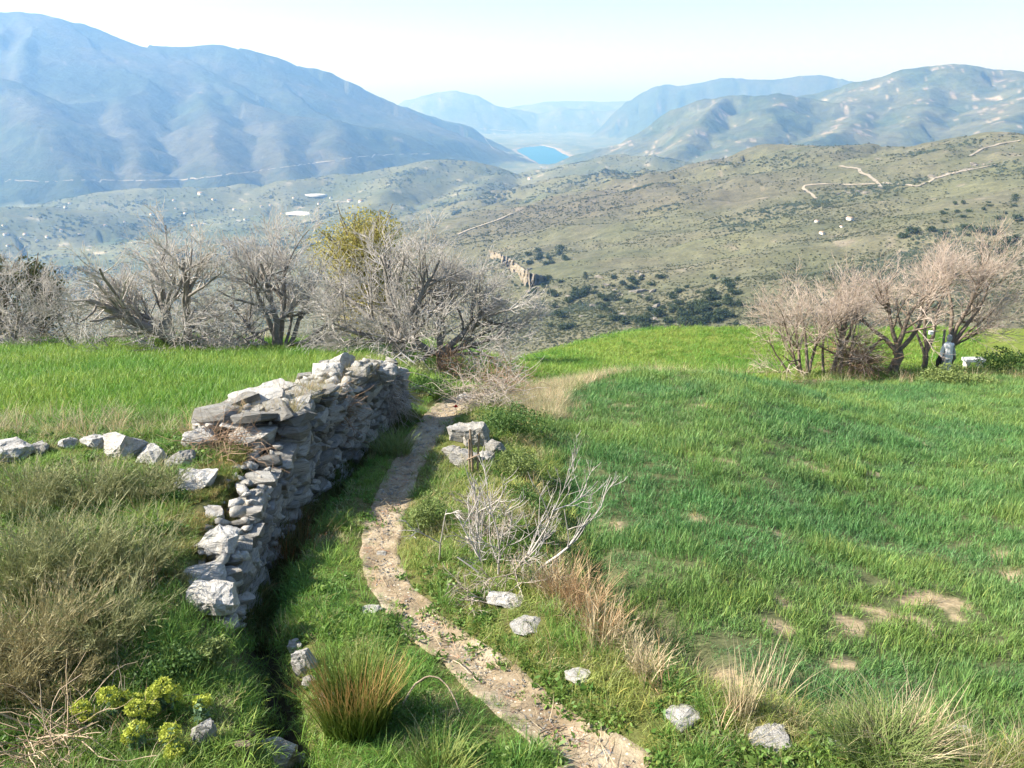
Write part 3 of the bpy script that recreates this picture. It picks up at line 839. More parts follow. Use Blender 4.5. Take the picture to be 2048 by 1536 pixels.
def bare_tree(name, loc, label, cat, group, stems, scale, seed, bark, twig, n1=9, n2=70, n3=700, n4=2200, l1=1.5, l2=0.9, l3=0.55, l4=0.3, up=0.05, tipup=0.06,
              ang=0.8, rtw=0.006, trunk=None, outw=0.25, flat=0.0):
    """stems: list of (dx,dy,dz,length,radius) leaving the base (metres)."""
    T = thing(name, loc, label, cat, group)
    g = np.random.default_rng(seed)
    P0 = []; R0 = []
    root = np.zeros(3)
    top = np.zeros(3)
    if trunk:
        th, tr, tl = trunk            # height, radius, lean(x,y)
        tp = np.stack([np.linspace(0, tl[0], 6), np.linspace(0, tl[1], 6), np.linspace(-0.15, th, 6)], 1)[None]
        tp[:, 1:-1] += g.normal(0, 0.03, (1, 4, 3))
        trd = (tr * np.array([1.45, 1.08, 1.0, .95, .95, 1.05]))[None]
        me = tubes_mesh([(tp, trd, 9)], 'trunk', bark); link('trunk', me, T)
        top = tp[0, -1]
    st = np.array([[s[0], s[1], s[2]] for s in stems]); ln = np.array([s[3] for s in stems]); rr = np.array([s[4] for s in stems])
    start = np.tile(top, (len(stems), 1)) + np.stack([g.normal(0, 1, len(stems)), g.normal(0, 1, len(stems)), np.zeros(len(stems))], 1) * (0.02 if trunk else 0.10)
    if not trunk: start[:, 2] -= 0.12
    P0 = branch_paths(start, st, ln, 9, 0.10, up * 1.2, seed + 2)
    R0 = rr[:, None] * np.linspace(1, 0.35, 9)[None]
    for i in range(len(stems)):
        me = tubes_mesh([(P0[i:i + 1], R0[i:i + 1], 7)], 'limb', bark)
        link('limb' if trunk else 'stem', me, T)
    cen = np.array([0, 0, 0.6])
    P1, R1 = children(P0, R0, n1 * len(stems), 0.25, 1.0, ang, l1, 0.4, 7, 0.12, up, seed + 10, 0.6, rtw * 1.9, 0.4, outw, cen, tipup)
    link('boughs', tubes_mesh([(P1, R1, 5)], 'boughs', bark), T)
    P2, R2 = children(P1, R1, n2 * len(stems), 0.15, 1.0, ang, l2, 0.4, 6, 0.13, up, seed + 20, 0.55, rtw * 1.3, 0.45, outw, cen, tipup)
    A1 = np.concatenate([P2, P2]); B1 = np.concatenate([R2, R2])
    P3_, R3 = children(A1, B1, n3 * len(stems), 0.1, 1.0, ang * 0.9, l3, 0.45, 5, 0.14, up, seed + 30, 0.6, rtw, 0.5, outw, cen, tipup)
    P4, R4 = children(P3_, R3, n4 * len(stems), 0.15, 1.0, ang * 0.8, l4, 0.45, 4, 0.12, up * 1.4, seed + 40, 0.75, rtw * 0.8, 0.5, outw * .6, cen, tipup)
    tw = link('twigs', tubes_mesh([(P2, R2, 4), (P3_, R3, 3), (P4, R4, 3)], 'twigs', twig), T); tw['kind'] = 'stuff'
    T.scale = (scale, scale, scale)
    return T

# ---- rocks
def rock_mesh(name, seed, dims=(1, .8, .6), n=14, sub=0, amp=0.05, boxy=0.55, mt=None):
    g = np.random.default_rng(seed)
    p = g.normal(0, 1, (n, 3)); p /= np.linalg.norm(p, axis=1, keepdims=True)
    q = p / np.abs(p).max(1, keepdims=True)
    p = p * (1 - boxy) + q * boxy
    p *= g.uniform(0.85, 1.0, (n, 1))
    p *= np.array(dims) * 0.5 / np.abs(p).max(0)
    bm = bmesh.new()
    for v in p: bm.verts.new(v)
    r = bmesh.ops.convex_hull(bm, input=bm.verts[:])
    junk = [e for e in r['geom_interior'] if isinstance(e, bmesh.types.BMVert)]
    if junk: bmesh.ops.delete(bm, geom=junk, context='VERTS')
    loose = [v for v in bm.verts if not v.link_faces]
    if loose: bmesh.ops.delete(bm, geom=loose, context='VERTS')
    if sub:
        bmesh.ops.subdivide_edges(bm, edges=bm.edges[:], cuts=sub, use_grid_fill=True)
        bmesh.ops.triangulate(bm, faces=bm.faces[:])
        co = np.array([v.co[:] for v in bm.verts])
        nr = co / (np.linalg.norm(co, axis=1, keepdims=True) + 1e-6)
        s = 1.0 / max(dims)
        lamz = np.round(co[:, 2] / (dims[2] * 0.22) + 0.35 * fbm(co[:, 0] * 3 * s, co[:, 1] * 3 * s, 2, seed))
        d = amp * max(dims) * 1.6 * (fbm(co[:, 0] * 3.5 * s + co[:, 2] * 3 * s, co[:, 1] * 3.5 * s - co[:, 2] * 2 * s, 4, seed)) + amp * 0.5 * max(dims) * np.sin(lamz * 12.9 + seed)
        d = d - amp * 0.8 * max(dims) * np.abs(fbm(co[:, 0] * 8 * s + co[:, 2] * 5 * s + 3, co[:, 1] * 8 * s - co[:, 2] * 6 * s, 2, seed + 9))
        co = co + nr * d[:, None]
        for v, c in zip(bm.verts, co): v.co = c
    bmesh.ops.recalc_face_normals(bm, faces=bm.faces[:])
    me = bpy.data.meshes.new(name); bm.to_mesh(me); bm.free()
    if mt: me.materials.append(mt)
    return me
STONES = [rock_mesh('stone_shape', 200 + i, (1, 1, 1), 20 + i % 7, 0, boxy=0.88, mt=M['stone']) for i in range(22)]
SMALL = [rock_mesh('pebble_shape', 300 + i, (1, 1, 1), 10, 0, mt=M['stone']) for i in range(6)]

# ---- leafy clumps
def leaf_cloud(n, radius, leaf, seed, flat=0.8, shell=0.5, lump=0.35):
    g = np.random.default_rng(seed)
    d = g.normal(0, 1, (n, 3)); d /= np.linalg.norm(d, axis=1, keepdims=True)
    r = (shell + (1 - shell) * g.uniform(0, 1, n) ** 0.5)
    lum = 1 + lump * fbm(d[:, 0] * 2.2 + d[:, 2] * 1.7 + 5, d[:, 1] * 2.2 - d[:, 2] * 1.3 + 9, 3, seed)
    c = d * (r * lum * radius)[:, None]; c[:, 2] *= flat
    u = g.normal(0, 1, (n, 3)) + d * 0.5; u /= np.linalg.norm(u, axis=1, keepdims=True)
    v = np.cross(u, g.normal(0, 1, (n, 3))); v /= np.linalg.norm(v, axis=1, keepdims=True) + 1e-9
    s = leaf * g.uniform(0.6, 1.3, n)[:, None]
    V = np.stack([c - u * s, c + v * s * 0.45, c + u * s, c - v * s * 0.45], 1).reshape(-1, 3)
    b = np.arange(n) * 4
    return V, np.stack([b, b + 1, b + 2, b + 3], 1)

def wispy(n, h, r0, lean, width, droop, seed, side=3, sl=0.35):
    """upright stems with side sprigs, for broom-like shrubs"""
    V, F = blades(n, h, r0, lean, width, droop, seed, 0.45, 5)
    g = np.random.default_rng(seed + 5)
    Vr = V.reshape(n, 5, 2, 3).mean(2)
    m = n * side
    pi = g.integers(0, n, m); t = g.uniform(0.35, 0.95, m) * 4; i = np.minimum(t.astype(int), 3); f = (t - i)[:, None]
    st = Vr[pi, i] * (1 - f) + Vr[pi, i + 1] * f
    tg = Vr[pi, i + 1] - Vr[pi, i]; tg /= np.linalg.norm(tg, axis=1, keepdims=True) + 1e-9
    d = tg + g.normal(0, 0.45, (m, 3)); d[:, 2] += 0.25
    d /= np.linalg.norm(d, axis=1, keepdims=True)
    ln = h * sl * g.uniform(0.4, 1.1, m)[:, None]
    s = np.cross(d, g.normal(0, 1, (m, 3))); s /= np.linalg.norm(s, axis=1, keepdims=True) + 1e-9
    s *= width * 0.45
    e = st + d * ln
    W = np.stack([st - s, st + s, e], 1).reshape(-1, 3)
    b = np.arange(m) * 3 + len(V)
    return np.concatenate([V, W]), np.concatenate([F, np.stack([b, b + 1, b + 2], 1)])

M['rush'] = leafy('rush_stems', None, None, attr='tone', attr_type='GEOMETRY', transl=0.2)
def V3(p, dz=0.0): return Vector((p.x, p.y, p.z + dz))
def on_ray(px, py, y):
    a, b, c = ray(px, py); return Vector((a / b * y, y, c / b * y))

# ------------------------------------------------------------------ far tracks, cliff, buildings, trees
def track(name, pts, width, lift, mt, label):
    pts = np.array(pts, float)
    s = np.concatenate([[0], np.cumsum(np.hypot(*np.diff(pts, axis=0).T))])
    k = max(8, int(s[-1] / 4))
    q = np.linspace(0, s[-1], k)
    W = far_at(np.interp(q, s, pts[:, 0]), np.interp(q, s, pts[:, 1]))
    D = np.hypot(W[:, 0], W[:, 1])
    ok = np.abs(D - np.median(D)) < 0.45 * np.median(D); W = W[ok]
    T = np.gradient(W[:, :2], axis=0); T /= np.linalg.norm(T, axis=1, keepdims=True) + 1e-9
    Nn = np.stack([-T[:, 1], T[:, 0]], 1) * (width / 2 * rng.uniform(0.75, 1.25, (len(W), 1)))
    L, Rr = W[:, :2] - Nn, W[:, :2] + Nn
    V = np.concatenate([np.column_stack([L, H(L[:, 0], L[:, 1]) + lift]), np.column_stack([Rr, H(Rr[:, 0], Rr[:, 1]) + lift])])
    n = len(W); i = np.arange(n - 1)
    Fq = np.stack([i, i + 1, i + n + 1, i + n], 1)
    if 'road' in name: Fq = Fq[pnoise(i * .35, i * 0.0 + 2.5, 3) > -.22]
    struct(link(name, mesh_np(name, V, Fq, mt)), label)
track('dirt_track', [(1678, 332), (1700, 336), (1718, 338), (1720, 346), (1738, 352), (1755, 366), (1763, 378)], 6, 1.2, M['track'], 'pale dirt track winding down the brown hill to a bare clearing')
track('dirt_track', [(1765, 366), (1800, 370), (1835, 374), (1870, 358), (1920, 345), (1990, 330)], 5, 1.2, M['track'], 'pale dirt track running right from the bare clearing')
track('dirt_track', [(1632, 398), (1622, 388), (1606, 378), (1608, 372), (1622, 370), (1660, 368), (1700, 370), (1750, 368)], 5, 1.2, M['track'], 'pale hooked dirt track below the brown hill crest')
track('dirt_track', [(1940, 312), (1965, 298), (2000, 288), (2040, 282)], 5, 1.2, M['track'], 'pale dirt track high on the rightmost brown hill')
track('dirt_track', [(915, 470), (940, 460), (985, 445), (1025, 428)], 8, 2, M['track'], 'pale dirt track slanting across the low valley hills')
track('mountain_road', [(10, 362), (90, 366), (190, 362), (260, 364), (350, 362), (430, 356), (500, 346), (580, 335), (650, 325), (720, 316), (800, 310), (860, 309)], 8, 9, M['track'], 'thin pale road along the foot of the blue mountain')
track('valley_road', [(935, 254), (960, 264), (975, 285), (985, 298), (1010, 308), (1040, 318)], 18, 10, M['track'], 'pale road curving down to the reservoir')
track('valley_road', [(960, 258), (1010, 262), (1060, 264), (1105, 268)], 26, 10, M['track'], 'pale gravel works beyond the reservoir')

def build_cliff():
    tp = np.array([(978, 500), (1000, 508), (1022, 518), (1045, 536), (1062, 546), (1090, 552)], float)
    ht = np.array([8, 22, 15, 30, 36, 10], float)
    n = 90; s = np.linspace(0, 5, n); idx = np.arange(6)
    A = far_at(np.interp(s, idx, tp[:, 0]), np.interp(s, idx, tp[:, 1])); DA = np.hypot(A[:, 0], A[:, 1])
    py1 = np.interp(s, idx, tp[:, 1]) + np.interp(s, idx, ht)
    B = far_at(np.interp(s, idx, tp[:, 0]), py1); DB = np.hypot(B[:, 0], B[:, 1])
    D0 = np.convolve(np.pad(np.minimum(DA, DB), 12, mode='edge'), np.ones(25) / 25, 'valid') - 12
    V = []
    t = np.concatenate([[-.3, -.1], np.linspace(0, 1.6, 30)])
    for i in range(n):
        px0 = np.interp(s[i], idx, tp[:, 0]); py0 = np.interp(s[i], idx, tp[:, 1]); h = np.interp(s[i], idx, ht)
        for tt in t:
            dd = D0[i] + 20 + 60 * float(fbm(np.array(s[i] * 3.6 + tt * .5), np.array(tt * .9), 5, 17)) - 6 * tt + 90 * max(0, abs(s[i] - 2.5) - 2.05) ** 1.3 * 2
            if tt < 0: dd += 260 * -tt
            V.append(P3(px0, py0 + h * max(tt, 0) + 1.5 * float(pnoise(np.array(s[i] * 9), np.array(3.3), 4)), dd))
    m = len(t)
    i = (np.arange(n - 1)[:, None] * m + np.arange(m - 1)[None]).ravel()
    struct(link('cliff', mesh_np('cliff', V, np.stack([i, i + 1, i + m + 1, i + m], 1), M['cliff'])), 'pale ochre cliff above the wooded ravine')
build_cliff()

def gable_parts(w, l, h, rh):
    V = [(-w, -l, -3), (w, -l, -3), (w, l, -3), (-w, l, -3), (-w, -l, h), (w, -l, h), (w, l, h), (-w, l, h), (0, -l, h + rh), (0, l, h + rh)]
    wall = mesh_np('wall', V, [(0, 1, 5), (0, 5, 4), (1, 2, 6), (1, 6, 5), (2, 3, 7), (2, 7, 6), (3, 0, 4), (3, 4, 7), (4, 5, 8), (6, 7, 9)], M['house'])
    e = 0.4
    Vr = []
    for dz in (0.05, 0.35):
        Vr += [(-w - e, -l - e, h - e * rh / w + dz), (0, -l - e, h + rh + dz), (w + e, -l - e, h - e * rh / w + dz), (-w - e, l + e, h - e * rh / w + dz), (0, l + e, h + rh + dz), (w + e, l + e, h - e * rh / w + dz)]
    roof = mesh_np('roof', Vr, [(6, 7, 10, 9), (7, 8, 11, 10), (0, 3, 4, 1), (1, 4, 5, 2), (0, 1, 7, 6), (1, 2, 8, 7), (3, 9, 10, 4), (4, 10, 11, 5), (0, 6, 9, 3), (2, 5, 11, 8)], M['roof'])
    win = mesh_np('window', [(-.5, -.05, 0), (.5, -.05, 0), (.5, .05, 0), (-.5, .05, 0), (-.5, -.05, 1.1), (.5, -.05, 1.1), (.5, .05, 1.1), (-.5, .05, 1.1)],
                  [(0, 1, 5, 4), (1, 2, 6, 5), (2, 3, 7, 6), (3, 0, 4, 7), (4, 5, 6, 7), (0, 3, 2, 1)], M['window'])
    return wall, roof, win
HP = gable_parts(4, 6, 4.2, 1.4)
def house(px, py, rz, label, group=None, scale=1.0, windows=False, sx=1.0):
    p = far_at(px, py)[0]
    T = thing('house', p, label, 'house', group, rz)
    T.scale = (scale * sx, scale, scale)
    link('wall', HP[0], T); link('roof', HP[1], T)
    if windows:
        for wx, wz in ((-2, 1.2), (2, 1.2)): link('window', HP[2], T, (wx, -6.03, wz))
    return T
house(1700, 440, 0.4, 'white house among olive trees on the right hillside', None, 0.8, True)
house(1634, 444, 0.9, 'small white hut left of the white house on the hillside', None, 0.5)
house(1644, 468, 0.2, 'pale stone hut on the green slope below the white house', None, 0.6)
house(1683, 456, 0.2, 'tiny white shed below the white house on the hillside', None, 0.4)
house(1060, 358, 1.4, 'white farmhouse on the ridge below the reservoir', None, 2.0, True, 1.0)
house(402, 389, 1.4, 'long white farm building on the low hill beneath the blue mountain', None, 2.4, False, 1)
house(700, 404, 1.5, 'long pale farm shed behind the yellow-leaved tree', None, 2.2)
house(722, 403, 1.3, 'pale farm shed right of the long one behind the yellow-leaved tree', None, 1.8)
hp = [(8, 470), (45, 478), (75, 482), (20, 492), (50, 470), (92, 474), (355, 418), (372, 428), (470, 420), (505, 418), (520, 414), (560, 428), (640, 408), (585, 396), (430, 400), (345, 402), (300, 430), (250, 445), (210, 452),
      (545, 412), (660, 396), (120, 462), (160, 470), (490, 440), (440, 446), (390, 452), (5, 452), (140, 408), (130, 416)]
for i, (a, b) in enumerate(hp):
    house(a + rng.uniform(-4, 4), b, rng.uniform(0, 3), 'tiny white house scattered on the hazy valley floor', 'white houses on the valley floor', rng.uniform(0.9, 1.5))
def greenhouse(px, py, w, l, rz, label, round_=False):
    p = far_at(px, py)[0]
    n = 24
    V = []
    prof_ = [(1, -6), (1, 3.5), (0.9, 5.0), (0.55, 6.2), (0.0, 6.6)]
    for s, z in prof_:
        for k in range(n):
            a = 2 * math.pi * k / n
            cx, sy = math.cos(a), math.sin(a)
            if not round_:
                m = max(abs(cx), abs(sy)); cx, sy = cx / m, sy / m
            V.append((cx * w * s, sy * l * s, z))
    i = [(r * n + k, r * n + (k + 1) % n, (r + 1) * n + (k + 1) % n, (r + 1) * n + k) for r in range(len(prof_) - 1) for k in range(n)]
    tag(link('greenhouse', mesh_np('greenhouse', V, i, M['plastic']), None, p, (0, 0, rz)), label, 'greenhouse')
greenhouse(605, 427, 40, 75, 1.1, 'white plastic greenhouse, the squarer lower one behind the fig trees')
greenhouse(629, 390, 42, 70, 1.3, 'rounded white plastic greenhouse, the upper one below the blue mountain', True)

# far trees: crowns of many leaf faces, shared meshes
def crown_mesh(nm, seed, n, flat, leaf, mt, lumps=5):
    g = np.random.default_rng(seed)
    Vs, Fs, off = [], [], 0
    for k in range(lumps):
        V, F = leaf_cloud(n // lumps, g.uniform(0.5, 0.75), leaf, seed * 9 + k, flat, 0.45)
        V = V + np.array([g.normal(0, 0.32), g.normal(0, 0.32), g.uniform(0.35, 1.0) * flat])
        Vs.append(V); Fs.append(F + off); off += len(V)
    return mesh_np(nm, np.concatenate(Vs), np.concatenate(Fs), mt)
PINES = [crown_mesh('crown', 500 + i, 480, [0.85, .6, .75, 1.0][i], 0.15, M['pine'], [5, 8, 4, 6][i]) for i in range(4)]
TRUNK = tubes_mesh([(np.array([[[0, 0, -0.6], [0.02, 0, 0.2], [0, 0.03, 0.7]]]), np.array([[0.09, 0.07, 0.04]]), 5)], 'trunk', M['tanbark'])
def far_tree(name, p, s, label, cat, group, rz=None, sz=1.0):
    T = thing(name, p, label, cat, group, rng.uniform(0, 6.28) if rz is None else rz)
    T.scale = (s * rng.uniform(.8, 1.35), s * rng.uniform(.8, 1.3), s * sz * rng.uniform(.75, 1.2))
    link('trunk', TRUNK, T); link('crown', PINES[rng.integers(0, 4)], T)
    return T
def far_group(name, pts, s0, s1, label, cat, group, jit=4, sz=1.0):
    pts = np.array(pts, float); pts = pts + rng.normal(0, jit, pts.shape)
    W = far_at(pts[:, 0], pts[:, 1])
    for p in W: far_tree(name, p, rng.uniform(s0, s1), label, cat, group, sz=sz)
g_ = np.random.default_rng(5)
far_group('pine_tree', np.column_stack([g_.uniform(1385, 1455, 13), g_.uniform(605, 640, 13)]), 4.0, 6.0, 'dark green pine in the dense grove at the ravine foot', 'tree', 'pines of the grove at the ravine foot')
far_group('pine_tree', [(1810, 470), (1835, 468), (1860, 462), (1885, 470), (1930, 460), (1955, 466), (1985, 470), (2010, 476), (2030, 480), (1990, 450), (2020, 500), (1995, 495), (1960, 490), (2035, 455), (1975, 505)], 4.5, 7.5,
          'dark pine on the slope behind the pinkish bare trees', 'tree', 'pines behind the pinkish bare trees', 5)
far_group('pine_tree', np.column_stack([g_.uniform(1060, 1140, 12), g_.uniform(505, 532, 12)]), 5, 8, 'dark tree in the grove on top of the ochre cliff', 'tree', 'grove on top of the ochre cliff', 3)
far_group('evergreen_bush', np.column_stack([g_.uniform(1060, 1480, 130), 555 + 100 * g_.uniform(0, 1, 130) ** .7]), 1.8, 5.8, 'round evergreen bush dotted over the ravine slope', 'bush', 'evergreen bushes on the ravine slope')
far_group('evergreen_bush', np.column_stack([g_.uniform(1880, 2040, 16), g_.uniform(400, 440, 16)]), 2.5, 4.0, 'small dark evergreen bush on the grassy hillside far right', 'bush', 'evergreen bushes on the hillside far right')
far_group('evergreen_bush', np.column_stack([np.linspace(975, 1105, 22), np.interp(np.linspace(975, 1105, 22), [975, 1000, 1045, 1105], [522, 540, 572, 592])]), 2.0, 4.5, 'dark bush along the foot of the ochre cliff', 'bush', 'bushes along the cliff foot', 6)
far_tree('cypress_tree', far_at(1171, 560)[0], 2.2, 'single slim dark cypress below the ochre cliff', 'tree', None, sz=3.0)

# grey rock outcrops on the ravine side and the hillside cutting
def outcrops():
    g = np.random.default_rng(8)
    ms = [rock_mesh('outcrop_shape', 1500 + i, (1, .8, .9), 16, 2, .07, .35, M['outcrop']) for i in range(5)]
    spots = [(px, py, g.uniform(7, 16), 'grey rock outcrop on the bushy ravine slope', 'outcrops on the ravine slope') for px, py in zip(g.normal(1245, 45, 16), g.normal(585, 18, 16))]
    spots += [(px, py, g.uniform(6, 15), 'pale ochre rock broken from the cliff', 'rocks of the ochre cliff') for px, py in zip(g.uniform(985, 1130, 14), g.uniform(535, 600, 14))]
    spots += [(px, py, g.uniform(4, 9), 'small grey rock outcrop low in the ravine', 'outcrops low in the ravine') for px, py in zip(g.uniform(1090, 1340, 10), g.uniform(610, 645, 10))]
    spots += [(1870 + 14 * k, 357 - 4 * k + g.normal(0, 2), g.uniform(12, 22), 'ochre rock in the bare cutting on the right hillside', 'rocks of the bare cutting') for k in range(9)]
    spots += [(1680 + 9 * k, 386 + g.normal(0, 2), g.uniform(8, 14), 'pale rock below the hilltop clearing', 'rocks below the hilltop clearing') for k in range(7)]
    W = far_at([q[0] for q in spots], [q[1] for q in spots])
    for p, q in zip(W, spots):
        o = link('rock_outcrop', ms[g.integers(0, 5)], None, (p[0], p[1], p[2] - q[2] * .12), (g.normal(0, .2), g.normal(0, .2), g.uniform(0, 6)), (q[2] * g.uniform(.9, 1.6), q[2], q[2] * g.uniform(.4, .8)))
        tag(o, q[3], 'rock', q[4])
outcrops()

# scrub and olive trees too many to count
def build_scrub():
    src = []
    for i in range(4):
        V, F = leaf_cloud(46, 1.0, 0.42, 700 + i, 0.75, 0.35)
        src.append(mesh_np('scrub_%d' % i, V, F, M['scrub']))
    n = 190000
    az = rng.uniform(R(-34), R(34), n); D = np.exp(rng.uniform(math.log(520), math.log(6000), n))
    x, y = np.sin(az) * D, np.cos(az) * D
    z, gid = H(x, y, True)
    n1 = fbm(x / 260, y / 260, 4, 123); n2 = fbm(x / 70, y / 70, 3, 127)
    a = n1 + 0.6 * n2
    grove = np.zeros(n)
    for px, py, rr in ((1090, 430, 150), (1150, 430, 140), (1190, 425, 110), (900, 480, 120), (960, 475, 110), (1560, 420, 90), (1640, 430, 90), (1700, 430, 80), (1760, 440, 70), (1740, 470, 60), (1500, 640, 40), (1400, 640, 50), (1300, 640, 60), (1200, 640, 60), (1130, 620, 60)):
        q = far_at(px, py)[0]; grove = np.maximum(grove, 1 - np.hypot(x - q[0], y - q[1]) / (rr * 1.2))
    a = a + .75 * smooth(grove * 2) + .30 * smooth((1150 - D) / 300)
    keep = (a > rng.uniform(-0.25, 0.55, n)) & np.isin(gid, (0, 6, 7, 8)) & (z > -745)
    keep &= z / D < -0.03
    # visibility: nothing below the lip of the home terrace
    keep &= z / D > -0.30
    x, y, z, D, n1, n2 = (v[keep] for v in (x, y, z, D, n1, n2))
    gid = gid[keep]
    m = len(x)
    s = rng.uniform(0.5, 1.3, m) * np.where(D < 3000, 1.5, 2.6) * np.where(n1 > 0.25, 1.6, 1.0) * np.clip(D / 1500, .75, 1.6)
    t = rng.uniform(0, 1, m)
    c = mixc((0.05, 0.065, 0.03), (0.13, 0.135, 0.07), t)
    c = mixc(c, (0.10, 0.135, 0.095), (n1 > 0.28) * 0.7)
    o = scatter('scrub', np.stack([x, y, z + s * 0.25], 1), rng.uniform(0, 6.28, m), s, rng.integers(0, 4, m), c, src, 0.1, s * rng.uniform(.6, .95, m))
    stuff(o, 'olive green scrub and olive groves covering the far slopes', 'scrub')
build_scrub()

# ------------------------------------------------------------------ the dry stone wall
def wall_top(y):               # height of the wall top above the path level
    return np.interp(y, [4.9, 5.3, 6.3, 7.0, 7.35, 7.5, 8.2, 8.9, 9.2, 9.7, 10.1, 10.6, 11.25], [0.22, 0.32, 0.45, 0.54, 0.60, 0.86, 0.90, 0.82, 0.66, 0.70, 0.80, 0.82, 0.72])
def wall_thick(y):
    return np.interp(y, [4.9, 7.2, 7.5, 8.6, 9.2, 11.25], [0.45, 0.5, 0.62, 0.6, 0.6, 0.65])
wall = thing('dry_stone_wall', (float(xw(8)) - 0.3, 8.0, float(Pz(8))), 'long grey dry stone wall shading the footpath', 'wall')
W0 = Vector(wall.location)
ROCKS = []
wall_count = [0]
def put_stone(p, dims, rz, tilt=0.12, name='stone', mesh=None, mt=None):
    o = bpy.data.objects.new(name, mesh or STONES[random.randrange(len(STONES))])
    COL.objects.link(o); o.parent = wall
    o.location = (p[0] - W0.x, p[1] - W0.y, p[2] - W0.z)
    o.rotation_euler = (random.gauss(0, tilt), random.gauss(0, tilt), rz)
    o.scale = dims
    wall_count[0] += 1
    return o
def wall_dir(y):
    return math.atan2(0.2, float(xw(y + 0.1) - xw(y - 0.1)))
# core of packed earth and stone
def wall_core():
    ys = np.arange(WALL0 + 0.06, WALL1 - 0.05, 0.08)
    V = []
    for y in ys:
        x1 = float(xw(y)) - 0.10; th = float(wall_thick(y)) - 0.18; b = float(Pz(y)) - 0.5; t = float(Pz(y) + wall_top(y)) - 0.10
        for i, (fx, z) in enumerate(((0, b), (-0.05, (b + t) / 2), (-0.10, t), (-th * .5, t + .02), (-th + .1, t), (-th, b))):
            V.append((x1 + fx + random.gauss(0, 0.015) - W0.x, y - W0.y, z + random.gauss(0, 0.02) - W0.z))
    n = len(ys); F = [(a * 6 + k, a * 6 + k + 1, (a + 1) * 6 + k + 1, (a + 1) * 6 + k) for a in range(n - 1) for k in range(5)]
    F += [(0, 1, 2, 3), (0, 3, 4, 5), ((n - 1) * 6, (n - 1) * 6 + 3, (n - 1) * 6 + 2, (n - 1) * 6 + 1), ((n - 1) * 6, (n - 1) * 6 + 5, (n - 1) * 6 + 4, (n - 1) * 6 + 3)]
    link('earth_core', mesh_np('earth_core', V, F, simple_mat('wall_earth', (0.09, 0.075, 0.06), (0.18, 0.15, 0.12), 8, bstr=.8, bdist=.03)), wall)
wall_core()
def wall_faces():
    # face towards the path
    zrow = -0.22
    while zrow < 1.2:
        h = random.uniform(0.045, 0.13)
        y = WALL0 + random.uniform(0, 0.15)
        while y < WALL1:
            wd = random.uniform(0.10, 0.24) if random.random() < .6 else random.uniform(.24, .48)
            hh = h * random.uniform(0.75, 1.35)
            ym = y + wd / 2
            top = float(wall_top(min(ym, WALL1)))
            if zrow + hh * 0.6 < top and ym < WALL1 + 0.05:
                zz = float(Pz(ym)) + zrow + hh / 2
                xx = float(xw(ym)) - 0.10 - 0.05 * max(zrow, 0) + random.gauss(0, 0.025)
                put_stone((xx, ym + random.gauss(0, .02), zz), (wd * 1.12, random.uniform(0.2, 0.3), hh * 1.18), wall_dir(ym) + random.gauss(0, 0.15), 0.06)
            y += wd * 0.98
        zrow += h * 0.98
    # stones on top
    y = 7.5
    while y < WALL1:
        th = float(wall_thick(y)); fx = 0.0
        wd = random.uniform(0.2, 0.42)
        while fx < th:
            dx = random.uniform(0.18, 0.42)
            z = float(Pz(y) + wall_top(y)) - 0.02 + random.uniform(-0.02, 0.05)
            put_stone((float(xw(y)) - 0.22 - fx, y + random.gauss(0, .06), z), (wd * 1.15, dx * 1.15, random.uniform(0.06, 0.15)), random.uniform(0, 3.1), 0.16, 'coping_stone')
            fx += dx
        y += wd * 0.9
    # the stepped end that faces the camera at y = 7.4
    for row, z0 in enumerate((-0.02, 0.13, 0.27, 0.42, 0.56, 0.68)):
        x = -0.1
        while x < 0.6:
            wd = random.uniform(0.26, 0.46)
            zz = float(Pz(7.45)) + 0.1 + z0
            put_stone((float(xw(7.45)) - 0.05 - x - wd / 2, 7.34 + row * 0.06 + random.gauss(0, .03), zz), (wd * 1.1, random.uniform(0.3, 0.45), random.uniform(0.13, 0.19)), random.gauss(0, .15), 0.08)
            x += wd
    # far end
    for z0 in (0.0, 0.16, 0.32, 0.48, 0.62):
        for x in (0.1, 0.35, 0.6):
            put_stone((float(xw(11.2)) - x, 11.24, float(Pz(11.2)) + z0), (0.3, 0.26, 0.2), random.gauss(0, .2), 0.12)
    # big slabs along the low near end
HERO = [rock_mesh('slab_shape', 820 + i, (1, .8, .6), 19, 5, 0.06, 0.6, M['boulder']) for i in range(6)]
def hero(px, py, w, d, h, rz, tilt=(0, 0), lift=0.0, y=None, mi=0, lab=None):
    yy = np.linspace(4.6, 11.6, 700); a_, b_, c_ = ray(px, py)
    yy = yy[np.argmin(np.abs(c_ / b_ * yy - (Pz(yy) + wall_top(yy) - (0.02 if y < 7.3 else 0.0)) - h * .3))]
    p = on_ray(px, py, float(yy if y < 7.2 else 0.5 * (yy + y)))
    ROCKS.append((p.x, p.y, w * .5))
    o = put_stone((p.x, p.y, p.z), (w, d / .8, h / .6), rz, 0, 'coping_stone', HERO[mi])
    o.rotation_euler = (tilt[0], tilt[1], rz)
    if lab: o['label'] = lab
    return o
wall_faces()
hero(395, 972, 0.40, 0.34, 0.26, 0.3, (0.15, 0.08), y=6.75, mi=0, lab='large pale slanting block on the low end of the wall')
hero(437, 1085, 0.34, 0.30, 0.22, -0.2, (0.1, 0.0), y=5.95, mi=1, lab='grey rounded block on the low end of the wall')
hero(400, 1150, 0.40, 0.34, 0.14, 0.1, (0.05, 0.05), y=5.55, mi=2)
hero(425, 1203, 0.33, 0.26, 0.22, 0.0, (0.25, 0.0), y=5.20, mi=3, lab='laminated grey block at the nearest end of the wall')
hero(452, 1252, 0.16, 0.16, 0.14, 0.4, (0, 0), y=4.98, mi=4)
